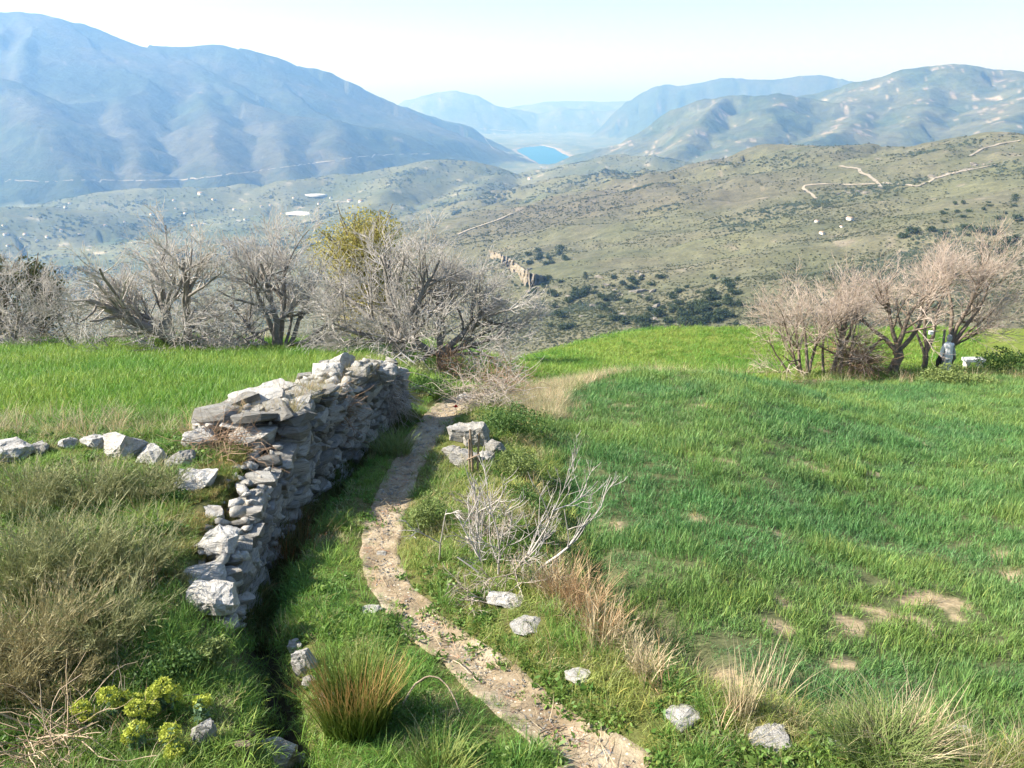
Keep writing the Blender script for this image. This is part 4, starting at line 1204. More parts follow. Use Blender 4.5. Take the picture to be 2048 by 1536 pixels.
hero(405, 1030, 0.34, 0.3, 0.10, 0.5, (0.1, 0.1), y=6.35, mi=5)
hero(480, 835, 0.62, 0.45, 0.16, 0.5, (0.18, 0.0), y=7.65, mi=2, lab='long leaning slab on the high stepped end of the wall')
hero(515, 800, 0.6, 0.4, 0.16, 0.3, (0.15, -0.1), y=7.9, mi=5)
hero(545, 785, 0.45, 0.35, 0.15, 0.9, (0.1, -0.1), y=8.3, mi=3)
hero(595, 815, 0.36, 0.28, 0.2, 0.5, (0.2, 0), y=8.25, mi=0)
hero(418, 850, 0.30, 0.3, 0.16, 0.2, (0.1, 0), y=7.6, mi=3)
hero(510, 880, 0.5, 0.3, 0.26, 0.2, (0.0, 0.1), y=7.35, mi=0)
hero(430, 840, 0.34, 0.3, 0.18, 0.6, (0.1, 0), y=7.55, mi=4)
hero(685, 728, 0.34, 0.22, 0.34, 0.5, (0.3, 0.5), y=10.4, mi=2, lab='upright tilted slab on the highest mound of the wall')
hero(655, 750, 0.40, 0.34, 0.3, 0.1, (0.2, 0.0), y=10.2, mi=4)
hero(735, 740, 0.3, 0.25, 0.2, 0.1, (0.1, 0.1), y=10.7, mi=0)
hero(772, 742, 0.3, 0.3, 0.26, 0.1, (0.1, 0.1), y=11.0, mi=1)
hero(610, 775, 0.22, 0.2, 0.15, 0.1, (0.1, 0.1), y=9.6, mi=0)
# small stones wedged between: joined
def wall_fill():
    Vs, Fs, off = [], [], 0
    base = []
    for sm in STONES[:10]:
        sm.calc_loop_triangles()
        base.append((np.array([v.co[:] for v in sm.vertices]), np.array([t.vertices[:] for t in sm.loop_triangles])))
    def add(p, s):
        nonlocal off
        v, f = base[random.randrange(len(base))]
        m = np.array(Euler((random.gauss(0, .35), random.gauss(0, .35), random.uniform(0, 3))).to_matrix())
        Vs.append((v * np.array([1.25, .85, .45]) * s) @ m.T + np.array(p) - np.array(W0)); Fs.append(f + off); off += len(v)
    for _ in range(700):
        y = random.uniform(WALL0, WALL1); z = random.uniform(-0.2, float(wall_top(y)))
        add((float(xw(y)) - 0.05 - .1 * max(z, 0) + random.gauss(0, .02), y, float(Pz(y)) + z), random.uniform(0.05, 0.12))
    for _ in range(70):
        y = random.uniform(9.3, WALL1); fx = random.uniform(0.1, float(wall_thick(y)) + .1)
        add((float(xw(y)) - fx, y, float(Pz(y) + wall_top(y)) + random.uniform(0.0, 0.10)), random.uniform(0.08, 0.18))
    for _ in range(160):
        y = random.uniform(5.0, 9.3); fx = random.uniform(0.1, float(wall_thick(y)))
        add((float(xw(y)) - fx, y, float(Pz(y) + wall_top(y)) + random.uniform(-0.03, 0.05)), random.uniform(0.05, 0.12))
    o = link('wedged_stones', mesh_np('wedged_stones', np.concatenate(Vs), np.concatenate(Fs), M['stone']), wall); o['kind'] = 'stuff'
wall_fill()

# ------------------------------------------------------------------ loose boulders and stones (px, py of the base centre, width px, height/width, label, group)
def boulder(px, py, wpx, hw, label, cat='boulder', seed=0, mt='boulder', rz=None, group=None, depth=0.8, sink=0.3, tilt=(0, 0), name='boulder'):
    p = at(px, py); wm = wpx * pxm(p)
    ROCKS.append((p.x, p.y, wm * .55))
    me = rock_mesh(name, 900 + seed, (1, depth, hw), 22, 5 if wpx > 24 else 1, 0.06, 0.5, M[mt])
    o = link(name, me, None, (p.x, p.y, p.z + wm * hw * (0.5 - sink)), (tilt[0], tilt[1], random.uniform(-.5, .5) if rz is None else rz), wm)
    return tag(o, label, cat, group)
rows = [(15, 915, 90, .45, 'flat grey boulder at the far left end of the field-edge row'), (80, 902, 44, .5, 'low grey boulder half hidden by broom, second in the field-edge row'),
        (137, 894, 40, .6, 'small pale angular boulder, third in the field-edge row'), (190, 896, 62, .5, 'sloping grey boulder with a flat top, fourth in the field-edge row'),
        (255, 908, 92, .75, 'tall lumpy blue-grey boulder in the middle of the field-edge row'), (305, 920, 62, .5, 'rounded dark boulder right of the tall lumpy one'),
        (362, 928, 56, .6, 'grey boulder beside the brown bramble at the wall'), (402, 893, 70, .65, 'domed grey boulder against the stepped end of the wall')]
for i, (a, b, c, d, l) in enumerate(rows): boulder(a, b, c, d, l, seed=i, group='boulders along the field edge', sink=0.15)
heap = [(930, 892, 70, .5, 'large grey block topping the stone heap beside the wooden stake', 0.0), (955, 890, 60, .9, 'dark rounded block behind the wooden stake', 0),
        (905, 912, 50, .5, 'pale stone at the foot of the heap beside the path', 0), (930, 935, 66, .6, 'grey stone under the large block of the heap', 0), (968, 925, 46, .6, 'grey stone right of the wooden stake', 0),
        (992, 912, 46, .8, 'bright pale boulder right of the stone heap', 0)]
for i, (a, b, c, d, l, z) in enumerate(heap): boulder(a, b, c, d, l, seed=20 + i, mt='stone', group='stones of the heap beside the stake', sink=0.12)
_o = [o for o in bpy.data.objects if o.get('label', '').startswith('large grey block topping')][0]; _o.location.z += 0.10
bank = [(1012, 1204, 86, .3, 'long pale white rock at the foot of the bare sapling', -.1), (1056, 1256, 78, .28, 'long grey rock on the bank below the white one', .2), (1158, 1358, 62, .25, 'low flat grey rock in the grass of the bank', .1),
        (1365, 1440, 78, .45, 'tilted two-faced grey rock in the lower bank', .6), (1545, 1482, 96, .28, 'broad low grey rock in dry grass at the lower edge', -.2), (1680, 1500, 52, .4, 'small grey rock left of the dry tussock', -.3),
        (1918, 1478, 58, .75, 'pale rock behind the big dry tussock', 0)]
for i, (a, b, c, d, l, rz) in enumerate(bank): boulder(a, b, c, d, l, seed=40 + i, rz=rz, group='rocks along the field bank')
left = [(593, 1297, 36, .7, 'small pale rock left of the rush clump, uppermost of its line'), (612, 1338, 52, 1.2, 'tall pale rock leaning beside the rush clump'), (618, 1372, 30, .9, 'small pale rock below the tall one by the rush clump'),
        (655, 1408, 32, 1.3, 'narrow upright pale rock in front of the rush clump'), (408, 1480, 52, 1.2, 'upright tan rock among the yellow-green spurge'), (548, 1520, 100, .65, 'dappled white rock at the bottom of the ditch'),
        (600, 1530, 56, .6, 'grey rock right of the dappled white one'), (742, 1222, 48, .25, 'flat blue-grey stone at the left edge of the path'), (645, 950, 34, .6, 'pale stone in the shaded ditch at the wall foot'),
        (640, 978, 44, .5, 'grey stone lying lower in the shaded ditch'), (592, 1000, 60, .5, 'big dark stone at the wall foot in shade'), (700, 880, 30, .6, 'small stone in the ditch near the far end of the wall'), (715, 915, 26, .5, 'pale stone at the ditch edge beside the path')]
for i, (a, b, c, d, l) in enumerate(left): boulder(a, b, c, d, l, seed=60 + i, group='rocks beside the ditch')
boulder(480, 1505, 54, .6, 'orange-brown stone left of the dappled white rock', seed=90, mt='brownstone')
boulder(497, 1480, 36, 1.0, 'ochre stone standing behind the dappled white rock', seed=91, mt='brownstone')
pst = [(765, 1114, 24, .6, 'small tan stone standing in the shaded path bend'), (783, 1190, 28, .35, 'pale embedded stone in the path, left of a pair'), (797, 1199, 22, .4, 'white embedded stone in the path, right of a pair'),
       (1160, 1490, 26, .7, 'white stone at the lower edge of the path'), (1212, 1515, 40, .3, 'pale slab embedded in the lowest bit of path'), (955, 1352, 14, .4, 'pebble in the middle of the path'), (930, 800, 50, .3, 'flat tan stone where the path vanishes')]
for i, (a, b, c, d, l) in enumerate(pst): boulder(a, b, c, d, l, 'stone', seed=100 + i, name='path_stone', group='stones in the path', sink=.25)

# ------------------------------------------------------------------ bare fig trees
GF = 'grey bare fig trees along the terrace edge'
def fig(px, py, label, stems, seed, n1=8, n2=40, n3=330, n4=850, trunk=None, l1=1.35, l2=.8, l3=.5, l4=.26, up=0.0, tipup=.06, scale=1.0, ang=.95, group=GF, bark='figbark', twig='figtwig', name='fig_tree', rtw=.0058, outw=.38, low=True):
    p = at(px, py)
    if name == 'fig_tree' and low:
        g = np.random.default_rng(seed + 3)
        stems = stems + [(math.cos(a), math.sin(a), g.uniform(.25, .7), g.uniform(1.2, 1.8), .05) for a in np.arange(5) * 1.2566 + g.uniform(0, 1)]
    return bare_tree(name, p, label, 'tree', group, stems, scale, seed, M[bark], M[twig], n1, n2, n3, n4, l1, l2, l3, l4, up, tipup, ang, rtw, trunk, outw)
fig(365, 690, 'widest grey bare fig tree with a pale leaning trunk, second from the left', [(-.75, -.1, .75, 2.3, .16), (-.45, .2, .9, 2.3, .15), (-.05, 0, 1, 2.3, .12), (.25, -.2, 1, 1.9, .07), (.9, -.1, .32, 1.3, .09), (-1, -.2, .25, 1.7, .06), (-.6, .6, .6, 2.0, .07)], 1000, 6, 30, 168, 380, l1=1.5)
fig(25, 690, 'grey bare fig tree with several thin stems cut by the left picture edge', [(-.3, 0, 1, 1.7, .07), (.2, .1, 1, 1.7, .06), (.6, 0, .8, 1.6, .05), (-.7, .1, .7, 1.6, .05), (.9, -.1, .4, 1.2, .04)], 1010, 5, 26, 120, 272)
fig(150, 692, 'low spreading grey fig branches between the two leftmost fig trees', [(-.8, .1, .4, 1.0, .04), (.8, .1, .35, 1.0, .04), (.1, .2, .8, 1.2, .04), (-.2, 0, .6, 1.1, .035)], 1015, 6, 24, 150, 380, low=False, l1=.9, l2=.55, l3=.4)
fig(560, 698, 'dense dark fig tree with a low limb slanting right, third from the left', [(-.5, .1, .9, 2.1, .09), (-.1, .1, 1, 2.3, .10), (.3, .2, 1, 2.2, .09), (.85, -.2, .5, 1.7, .10), (-.8, 0, .5, 1.6, .06), (.6, .5, .7, 1.8, .07)], 1020, 6, 32, 184, 421)
fig(795, 722, 'dense fig tree with a short pale trunk behind the far end of the wall', [(-.7, 0, .75, 2.0, .08), (-.3, .3, 1, 2.2, .09), (.15, -.1, 1, 2.2, .08), (.6, .1, .8, 2.0, .08), (-.9, -.2, .25, 1.7, .06), (.8, .3, .4, 1.6, .06)], 1030, 6, 26, 144, 326, trunk=(.45, .17, (.06, 0)), scale=.93)
fig(880, 752, 'rightmost fig tree with low pale branches sweeping over the grass', [(.55, .1, .75, 1.6, .09), (.1, .2, 1, 1.5, .08), (.9, -.1, .4, 1.6, .07), (-.5, -.1, .35, 1.2, .08), (.85, .3, .6, 1.7, .07), (.9, -.4, .1, 1.5, .05)], 1047, 5, 24, 128, 285, trunk=(.5, .11, (.05, 0)), scale=.98)

# ------------------------------------------------------------------ pinkish bare trees on the right
GR = 'pinkish bare trees on the right of the field'
kw = dict(group=GR, bark='tanbark', twig='tantwig', name='bare_tree', up=.025, tipup=.07, ang=.85, rtw=.005, outw=.25)
fig(1610, 752, 'leftmost pinkish bare tree with three dark slim stems', [(-.32, 0, 1, 2.3, .06), (-.06, .1, 1, 2.4, .065), (.1, .1, 1, 2.3, .055), (-.7, -.1, .8, 2.3, .05), (-.9, .1, .45, 1.8, .04)], 1100, 7, 27, 140, 260, l1=1.3, l2=.85, l3=.6, l4=.35, **kw)
fig(1655, 750, 'pinkish bare tree with two dark stems, second from the left', [(.05, 0, 1, 2.5, .085), (.3, .1, 1, 2.4, .075), (-.2, .2, 1, 2.3, .05)], 1110, 7, 27, 140, 260, l1=1.3, l2=.85, l3=.6, l4=.35, **kw)
fig(1682, 752, 'pinkish bare tree with one pale stem leaning right', [(.40, 0, 1, 2.5, .07), (.6, .2, .9, 2.0, .05)], 1120, 6, 22, 135, 232, l1=1.2, l2=.8, l3=.55, l4=.35, **kw)
fig(1785, 748, 'pinkish bare tree with a stout forked grey trunk', [(-.65, 0, .9, 2.0, .08), (-.2, .2, 1, 2.2, .08), (.25, 0, 1, 2.3, .09), (.8, .1, .75, 2.4, .08)], 1130, 7, 28, 157, 288, trunk=(.75, .15, (.05, 0)), l1=1.3, l2=.85, l3=.6, l4=.35, **kw)
fig(1845, 742, 'slim pinkish bare tree left of the scarecrow', [(-.1, .2, 1, 2.6, .07), (.25, .1, 1, 2.6, .07), (-.4, .3, 1, 2.0, .05)], 1140, 6, 27, 146, 260, trunk=(.5, .09, (.02, 0)), l1=1.2, l2=.85, l3=.6, l4=.35, **kw)
fig(1900, 740, 'rightmost pinkish bare tree with a twisted pale trunk behind the scarecrow', [(-.3, .2, 1, 2.6, .08), (.15, .2, 1, 2.7, .09), (.45, .1, .95, 2.3, .08), (.8, .1, .7, 1.7, .05), (.8, -.2, .35, 1.1, .04)], 1150, 7, 28, 157, 297, trunk=(.8, .13, (-.1, 0)), l1=1.35, l2=.9, l3=.6, l4=.35, **kw)

# bare sapling on the bank
fig(1015, 1150, 'pale bare fig sapling with upcurved branches on the bank', [(.72, -.1, .75, .66, .011), (.62, .2, .85, .66, .010), (.35, -.1, 1, .6, .008), (-.75, -.1, .35, .40, .010), (-.3, .1, .9, .5, .007)], 1200, 5, 14, 34, 26,
    scale=1.28,
    l1=.36, l2=.19, l3=.11, l4=.06, group=None, bark='saptwig', twig='saptwig', name='fig_sapling', up=.07, tipup=.16, rtw=.0019, outw=.1, ang=.6)
fig(915, 1110, 'thin pale crooked bare stem left of the sapling', [(-.10, .05, 1, .72, .011), (.05, 0, 1, .55, .007)], 1210, 2, 4, 8, 8, scale=1.25, l1=.30, l2=.14, l3=.09, l4=.05, group=None, bark='saptwig', twig='saptwig', name='fig_sapling', up=.02, tipup=.08, rtw=.0022, ang=.5)
fig(985, 1075, 'dense grey dead twigs behind the sapling base', [(-.4, 0, 1, .40, .007), (-.15, .1, 1, .45, .008), (.1, 0, 1, .42, .007), (.3, .2, 1, .4, .006), (-.6, -.1, .8, .35, .006), (0, -.2, 1, .35, .006)], 1220, 5, 18, 50, 50, l1=.24, l2=.16, l3=.1, l4=.06, group=None, bark='deadtwig', twig='deadtwig', name='dead_shrub', up=.05, tipup=.08, rtw=.0022, ang=.5)
fig(1025, 1168, 'tangle of dead grey twigs at the sapling foot', [(-.8, -.2, .35, .35, .008), (.6, -.2, .3, .35, .007), (.2, -.4, .5, .3, .006), (-.3, -.4, .5, .35, .007), (.8, .1, .5, .3, .006)], 1225, 6, 22, 60, 50, l1=.22, l2=.15, l3=.1, l4=.06, group=None, bark='deadtwig', twig='deadtwig', name='dead_shrub', up=.0, tipup=.0, rtw=.0022, ang=.9)

# yellow-leaved tree behind the figs
def leaf_tree(name, loc, h, rad, label, mt, n, leaf, seed, th=0.3, flat=1.0, lumps=14):
    T = thing(name, loc, label, 'tree' if 'tree' in name else 'bush')
    g = np.random.default_rng(seed)
    tp = np.array([[[0, 0, -0.2], [.03, 0, h * .25], [0, .03, h * .6], [.02, 0, h * .85]]])
    link('trunk', tubes_mesh([(tp, np.array([[.12, .1, .07, .03]]) * h / 5, 7)], 'trunk', M['tanbark']), T)
    st = np.tile([0, 0, h * 0.3], (40, 1)) + g.normal(0, .05, (40, 3)); st[:, 2] = h * g.uniform(.25, .7, 40)
    d = g.normal(0, 1, (40, 3)); d[:, 2] = np.abs(d[:, 2]) + .6
    P = branch_paths(st, d, np.full(40, rad * 1.1), 6, .1, .05, seed)
    link('limbs', tubes_mesh([(P, np.tile(np.linspace(.03, .008, 6) * h / 4, (40, 1)), 4)], 'limbs', M['tanbark']), T)['kind'] = 'stuff'
    Vs, Fs, off = [], [], 0
    for k in range(lumps):
        a = g.uniform(0, 6.28); zz = g.uniform(th, 0.93); rr = rad * math.sin(math.pi * min(1, (zz - th + .12) / (1.12 - th))) ** .6 * g.uniform(.2, .75)
        V, F = leaf_cloud(n // lumps, rad * g.uniform(.36, .55), leaf, seed * 3 + k, flat, .1)
        Vs.append(V + np.array([math.cos(a) * rr, math.sin(a) * rr, zz * h])); Fs.append(F + off); off += len(V)
    link('crown', mesh_np('crown', np.concatenate(Vs), np.concatenate(Fs), M[mt]), T)
    return T
py_ = on_ray(742, 660, 28); gz = float(G(py_.x, 28.0))
topz = on_ray(742, 424, 28).z
leaf_tree('yellow_tree', (py_.x, 28, gz), topz - gz, 1.9, 'rounded tree in yellow-green spring leaf behind the grey fig trees', 'yellowleaf', 32000, .05, 77, .2, .9, 34)
for i, (px, py, top, rad, l) in enumerate([(-10, 600, 506, 1.1, 'dark evergreen shrub at the left picture edge behind the fig trees'), (70, 600, 512, 1.0, 'dark evergreen shrub, right one of the pair behind the leftmost fig tree')]):
    q = on_ray(px, py, 26); g0 = float(G(q.x, 26.0)); leaf_tree('evergreen_shrub', (q.x, 26, g0), on_ray(px, top, 26).z - g0, rad * 1.3, l, 'evergreen', 5200, .06, 90 + i, .15, .9, 18)

# ------------------------------------------------------------------ shrubs, clumps, dry plants
def clump(name, px, py, hpx, label, cat, mt, n, r0, lean, width, droop, seed, group=None, wisp=None, side=3, sl=.35, tone=None):
    p = at(px, py); s = pxm(p); h = hpx * s
    if wisp: V, F = wispy(n, h, r0 * s, lean, width, droop, seed, side, sl)
    else: V, F = blades(n, h, r0 * s, lean, width, droop, seed, .35, 5)
    me = mesh_np(name, V, F, M[mt])
    if tone is not None:
        g = np.random.default_rng(seed)
        t = np.clip(V[:, 2] / h, 0, 1); rr = np.repeat(g.uniform(0, 1, n), 10)[:len(V)]
        c = mixc(tone[0], tone[1], smooth((t - .35) * 1.6)); c = mixc(c, tone[2], smooth((t - .62) * 4) * (rr > .5))
        vcol(me, 'tone', c)
    return tag(link(name, me, None, V3(p, -.02)), label, cat, group)
RT = ((0.12, 0.18, 0.03), (0.16, 0.20, 0.045), (0.44, 0.26, 0.11))
clump('rush_clump', 712, 1450, 140, 'big green rush clump with orange tips beside the path', 'rush clump', 'rush', 1100, 62, .26, .0055, .10, 31, tone=RT)
clump('rush_clump', 588, 1150, 95, 'shaded rusty rush clump at the wall foot', 'rush clump', 'rush', 420, 40, .35, .006, .12, 32, tone=((.10, .10, .03), (.16, .11, .04), (.34, .13, .05)))
clump('rush_clump', 600, 1080, 60, 'small shaded brown rush clump behind the rusty one', 'rush clump', 'rush', 260, 34, .4, .006, .15, 36, tone=((.08, .08, .03), (.14, .10, .05), (.26, .15, .07)))
clump('rush_clump', 885, 1555, 75, 'green rush clump at the bottom picture edge', 'rush clump', 'rush', 260, 34, .5, .005, .2, 33, tone=((.15, .2, .04), (.2, .24, .07), (.3, .28, .1)))
clump('grass_tussock', 788, 905, 40, 'sunlit yellow-green tussock at the path edge near the wall end', 'tussock', 'palebush', 320, 34, .45, .009, .3, 34)
clump('dry_tussock', 1800, 1500, 95, 'big dry tussock with tall straw stems at the lower right', 'tussock', 'straw', 180, 60, .5, .0042, .3, 35)
clump('dry_tussock', 1850, 1490, 120, 'fan of pale straw stems right of the big tussock', 'tussock', 'straw', 80, 36, .4, .0042, .12, 37)
clump('green_tussock', 1760, 1510, 75, 'green skirted tussock left of the straw fan', 'tussock', 'palebush', 700, 74, .6, .006, .4, 38)
clump('dry_tussock', 1480, 1425, 110, 'tall tan straw tuft at the field corner', 'tussock', 'straw', 90, 26, .2, .005, .12, 39)
clump('dry_tussock', 1530, 1420, 120, 'thin pale straw stems right of the tan tuft', 'tussock', 'straw', 90, 34, .3, .005, .15, 40)
GD = 'reddish dry grass along the field lip'
for i, (a, b, h, l) in enumerate([(1090, 1190, 60, 'grey-tan dry grass tuft above the white rock'), (1125, 1205, 85, 'tall rust-red dry grass tuft, highest of the field lip'), (1165, 1235, 90, 'rust-red dry grass tuft, second down the field lip'),
                                  (1200, 1275, 80, 'rust-brown dry grass tuft halfway down the field lip'), (1240, 1305, 60, 'pinkish brown heathery tuft below the rust-brown grass'), (1290, 1345, 55, 'reddish brown heathery tuft, lowest of the field lip')]):
    clump('dry_grass_tuft', a, b, h, l, 'dry grass', 'redstraw' if i in (1, 2, 3) else 'straw', 170, 26, .32, .0045, .2, 50 + i, GD, True, 2)
for i, (a, b, h, n, l) in enumerate([(1195, 1300, 150, 16, 'tall thin tan stalks standing on the field lip'), (1290, 1375, 120, 10, 'thin grey dead stalks at the lower field lip'), (1320, 1385, 100, 5, 'single orange-brown stalks at the lip corner')]):
    clump('dead_stalks', a, b, h, l, 'dead stalks', ['straw', 'straw', 'redstraw'][i], n, 14, .25, .006, .1, 60 + i, None, True, 5, .3)
# broom shrubs on the left
GB = 'grey-green broom shrubs left of the wall'
br = [(55, 1015, 76, 'grey-green broom shrub at the left edge below the boulder row', 'broom'), (180, 1005, 68, 'grey-green broom shrub with straw stems below the sloping boulder', 'broom'), (300, 985, 48, 'small dark broom shrub beside the brown bramble', 'broom'),
      (40, 1180, 120, 'tall broom shrub at the left edge, halfway down', 'broom'), (165, 1150, 108, 'large central broom shrub left of the wall', 'broom'), (265, 1160, 92, 'pale-tipped broom shrub nearest the low wall', 'broom'),
      (90, 1310, 120, 'brown-tinged broom shrub low on the left', 'broomdry'), (210, 1290, 100, 'broom shrub with fine pale sprays above the green grass', 'broom'), (10, 1390, 120, 'dry tan broom shrub at the lower left edge', 'broomdry'), (110, 1390, 72, 'dry brown broom shrub above the yellow-green spurge', 'broomdry')]
for i, (a, b, h, l, m_) in enumerate(br):
    clump('broom_shrub', a, b, h, l, 'shrub', m_, 290, 54, .46, .0052, .22, 70 + i, GB, True, 14, .22)
# brambles and dead twigs on the wall
def tangle(name, px, py, y, rad, label, cat, mt, n, seed, r=.003, hang=0.0, flat=.7, length=.5, wig=.28):
    p = on_ray(px, py, y); g = np.random.default_rng(seed)
    st = g.normal(0, rad * .35, (n, 3)); st[:, 2] *= flat
    d = g.normal(0, 1, (n, 3)); d[:, 2] = d[:, 2] * .7 - hang
    P = branch_paths(st, d, length * g.uniform(.4, 1.2, n), 7, wig, -.02 - hang * .15, seed)
    return tag(link(name, tubes_mesh([(P, np.tile(np.linspace(r, r * .5, 7), (n, 1)) * g.uniform(.6, 1.5, (n, 1)), 3)], name, M[mt]), None, p), label, cat)
tangle('bramble', 440, 905, 7.05, .34, 'brown leafless bramble sprawling over the step of the wall', 'bramble', 'browntwig', 330, 201, .0028, 0, .7, .42)
tangle('bramble', 480, 945, 6.9, .22, 'darker dead bramble below the step of the wall', 'bramble', 'browntwig', 200, 202, .0025, .1, .7, .34)
tangle('bramble', 655, 815, 9.1, .30, 'russet dead bramble in the dip of the wall', 'bramble', 'browntwig', 300, 203, .0032, .15, .6, .4)
tangle('bramble', 665, 860, 9.15, .24, 'russet bramble hanging down the shaded wall face', 'bramble', 'browntwig', 190, 206, .0032, .6, .9, .4)
tangle('dead_creeper', 770, 790, 10.7, .34, 'grey dead creeper hanging over the far end of the wall', 'creeper', 'deadtwig', 330, 204, .004, .55, .8, .55)
tangle('bramble', 970, 800, 11.6, .55, 'tan leafless bush on the bank where the path vanishes', 'bush', 'deadtwig', 420, 205, .004, 0, .7, .6)
tangle('bramble', 1000, 775, 13.0, .5, 'orange-tinged dry twigs behind the tan bush', 'bush', 'browntwig', 260, 207, .004, 0, .6, .6)
tangle('brush_pile', 1715, 715, 25.5, .95, 'reddish brown pile of cut brush between the pinkish trees', 'brush pile', 'browntwig', 520, 208, .008, 0, .5, 1.3, .15)
tangle('dead_bramble', 90, 1490, 3.35, .30, 'heap of dead tan bramble canes in the lower left corner', 'bramble', 'stick', 150, 209, .003, .15, .35, .4, .2)
tangle('dead_bramble', 210, 1480, 3.5, .22, 'dead bramble canes below the yellow-green spurge', 'bramble', 'deadtwig', 90, 210, .0025, .1, .45, .4, .2)
tangle('dry_weed', 905, 735, 17.5, .5, 'orange dry weeds under the rightmost fig tree', 'weeds', 'browntwig', 220, 211, .006, -.4, .8, .5, .15)
# leafy bushes
def bush(px, py, wpx, hw, label, mt, n, leaf, seed, cat='bush', name='green_bush'):
    p = at(px, py); rad = wpx * pxm(p) / 2
    Vs, Fs, off = [], [], 0; g = np.random.default_rng(seed)
    for k in range(9):
        V, F = leaf_cloud(n // 9, rad * g.uniform(.35, .55), leaf, seed * 5 + k, hw, .3)
        Vs.append(V + np.array([g.normal(0, .38) * rad, g.normal(0, .38) * rad, rad * hw * g.uniform(.25, .8)])); Fs.append(F + off); off += len(V)
    return tag(link(name, mesh_np(name, np.concatenate(Vs), np.concatenate(Fs), M[mt]), None, V3(p, -.03)), label, cat)
bush(850, 1060, 110, 1.15, 'round leafy green bush at the right edge of the path', 'palebush', 3200, .012, 300)
bush(1040, 875, 150, .9, 'dark green bush at the head of the bank beside the field', 'bush', 3400, .016, 301)
bush(1000, 855, 110, .8, 'green bush behind the bright pale boulder', 'bush', 2400, .016, 302)
bush(1015, 945, 110, .9, 'yellow-green leafy bush right of the stone heap', 'palebush', 2600, .014, 303)
bush(1060, 1015, 110, .8, 'green leafy weeds on the field lip behind the sapling', 'bush', 2000, .013, 304)
bush(858, 788, 110, .7, 'low bright green plants at the far end of the wall', 'bush', 2400, .022, 305)
bush(920, 790, 60, .5, 'low green plants left of the tan leafless bush', 'bush', 1500, .02, 311)
bush(1905, 768, 120, .45, 'low yellow-green shrub in front of the scarecrow', 'palebush', 2600, .04, 306)
bush(2020, 755, 140, .6, 'dark green shrub at the right picture edge', 'bush', 3000, .04, 307)
bush(1700, 768, 60, .3, 'small lime-green weeds below the pinkish trees', 'palebush', 900, .04, 308)
bush(830, 752, 60, .9, 'dark dry bush behind the leaning metal frame', 'broom', 1600, .02, 309)
bush(335, 1350, 170, .55, 'dense dark green leafy herbs below the broom', 'bush', 2800, .014, 310)
# spurge
def spurge(px, py, heads, label, seed):
    p = at(px, py); T = thing('spurge_plant', p, label, 'spurge', 'yellow-green spurge in the lower left'); g = np.random.default_rng(seed)
    hm = mesh_np('flower_head', *leaf_cloud(300, .05, .009, seed, .65, .6), M['euphead'])
    for (dx, dz) in heads:
        s = pxm(p); x, z = dx * s, dz * s; yy = g.normal(0, .04)
        P = np.array([[[g.normal(0, .01), g.normal(0, .01), 0], [x * .5, yy * .5, z * .5], [x, yy, z]]])
        stm = link('stem', tubes_mesh([(P, np.array([[.005, .004, .003]]), 4)], 'stem', M['eupleaf']), T)
        V, F = leaf_cloud(60, .035, .02, seed + int(dx) + 50, 2.2, .5)
        link('leaves', mesh_np('leaves', V + P[0, 1], F, M['eupleaf']), stm)
        h = link('flower_head', hm, stm, (x, yy, z)); sc = g.uniform(.8, 1.15); h.scale = (sc, sc, sc)
for i, (a, b, hd, l) in enumerate([(180, 1450, [(-5, 55), (12, 42)], 'two-headed yellow-green spurge at the left of its patch'), (240, 1440, [(-8, 70), (14, 55), (0, 35)], 'tall yellow-green spurge behind the others'), (290, 1440, [(-14, 45), (4, 58), (22, 40)], 'many-headed yellow-green spurge in the middle of the patch'),
                               (330, 1430, [(0, 60), (18, 40), (-16, 52)], 'yellow-green spurge right of the middle one'), (278, 1505, [(0, 50), (-14, 34)], 'yellow-green spurge low in the patch, left'), (345, 1505, [(0, 48), (16, 30)], 'yellow-green spurge low in the patch, right'), (400, 1450, [(0, 34)], 'single-headed yellow-green spurge beside the upright tan rock')]):
    spurge(a, b, hd, l, 400 + i)

# ------------------------------------------------------------------ stakes, frame, stick, poppy, scarecrow, slab
def rod(name, pts, r, mt, parent=None, sides=6, taper=1.0):
    P = np.array([[list(p) for p in pts]]); n = P.shape[1]
    o = link(name, tubes_mesh([(P, (r * np.linspace(1, taper, n))[None], sides)], name, M[mt]), parent)
    return o
s0 = at(946, 950)
st = thing('wooden_stake', s0, 'weathered brown wooden stakes bound together beside the stone heap', 'stake')
for dx, h, lean, r in ((0, .50, -.02, .018), (.04, .46, .03, .014), (-.035, .40, .0, .012)):
    rod('post', [(dx, 0, -.1), (dx + lean * .5, .01, h * .5), (dx + lean, 0, h)], r, 'wood', st, 6, .7)
rod('crosspiece', [(-.06, -.03, .18), (.07, -.03, .24)], .009, 'wood', st)
fr = thing('metal_frame', at(830, 752), 'rusty wire frame leaning beside the far end of the wall', 'frame'); f0 = Vector(fr.location)
A, B, C_, D_ = on_ray(782, 722, f0.y + .25), on_ray(803, 706, f0.y + .45), on_ray(857, 748, f0.y + .2), on_ray(836, 756, f0.y)
for a_, b_ in ((A, B), (B, C_), (C_, D_), (D_, A)): rod('rail', [a_ - f0, (a_ + b_) / 2 - f0, b_ - f0], .014, 'metal', fr)
for k in range(1, 6):
    t_ = k / 6; rod('wire', [A.lerp(D_, t_) - f0, B.lerp(C_, t_) - f0], .004, 'metal', fr, 4)
rod('rail', [A.lerp(B, .55) - f0, D_.lerp(C_, .55) - f0], .01, 'metal', fr)
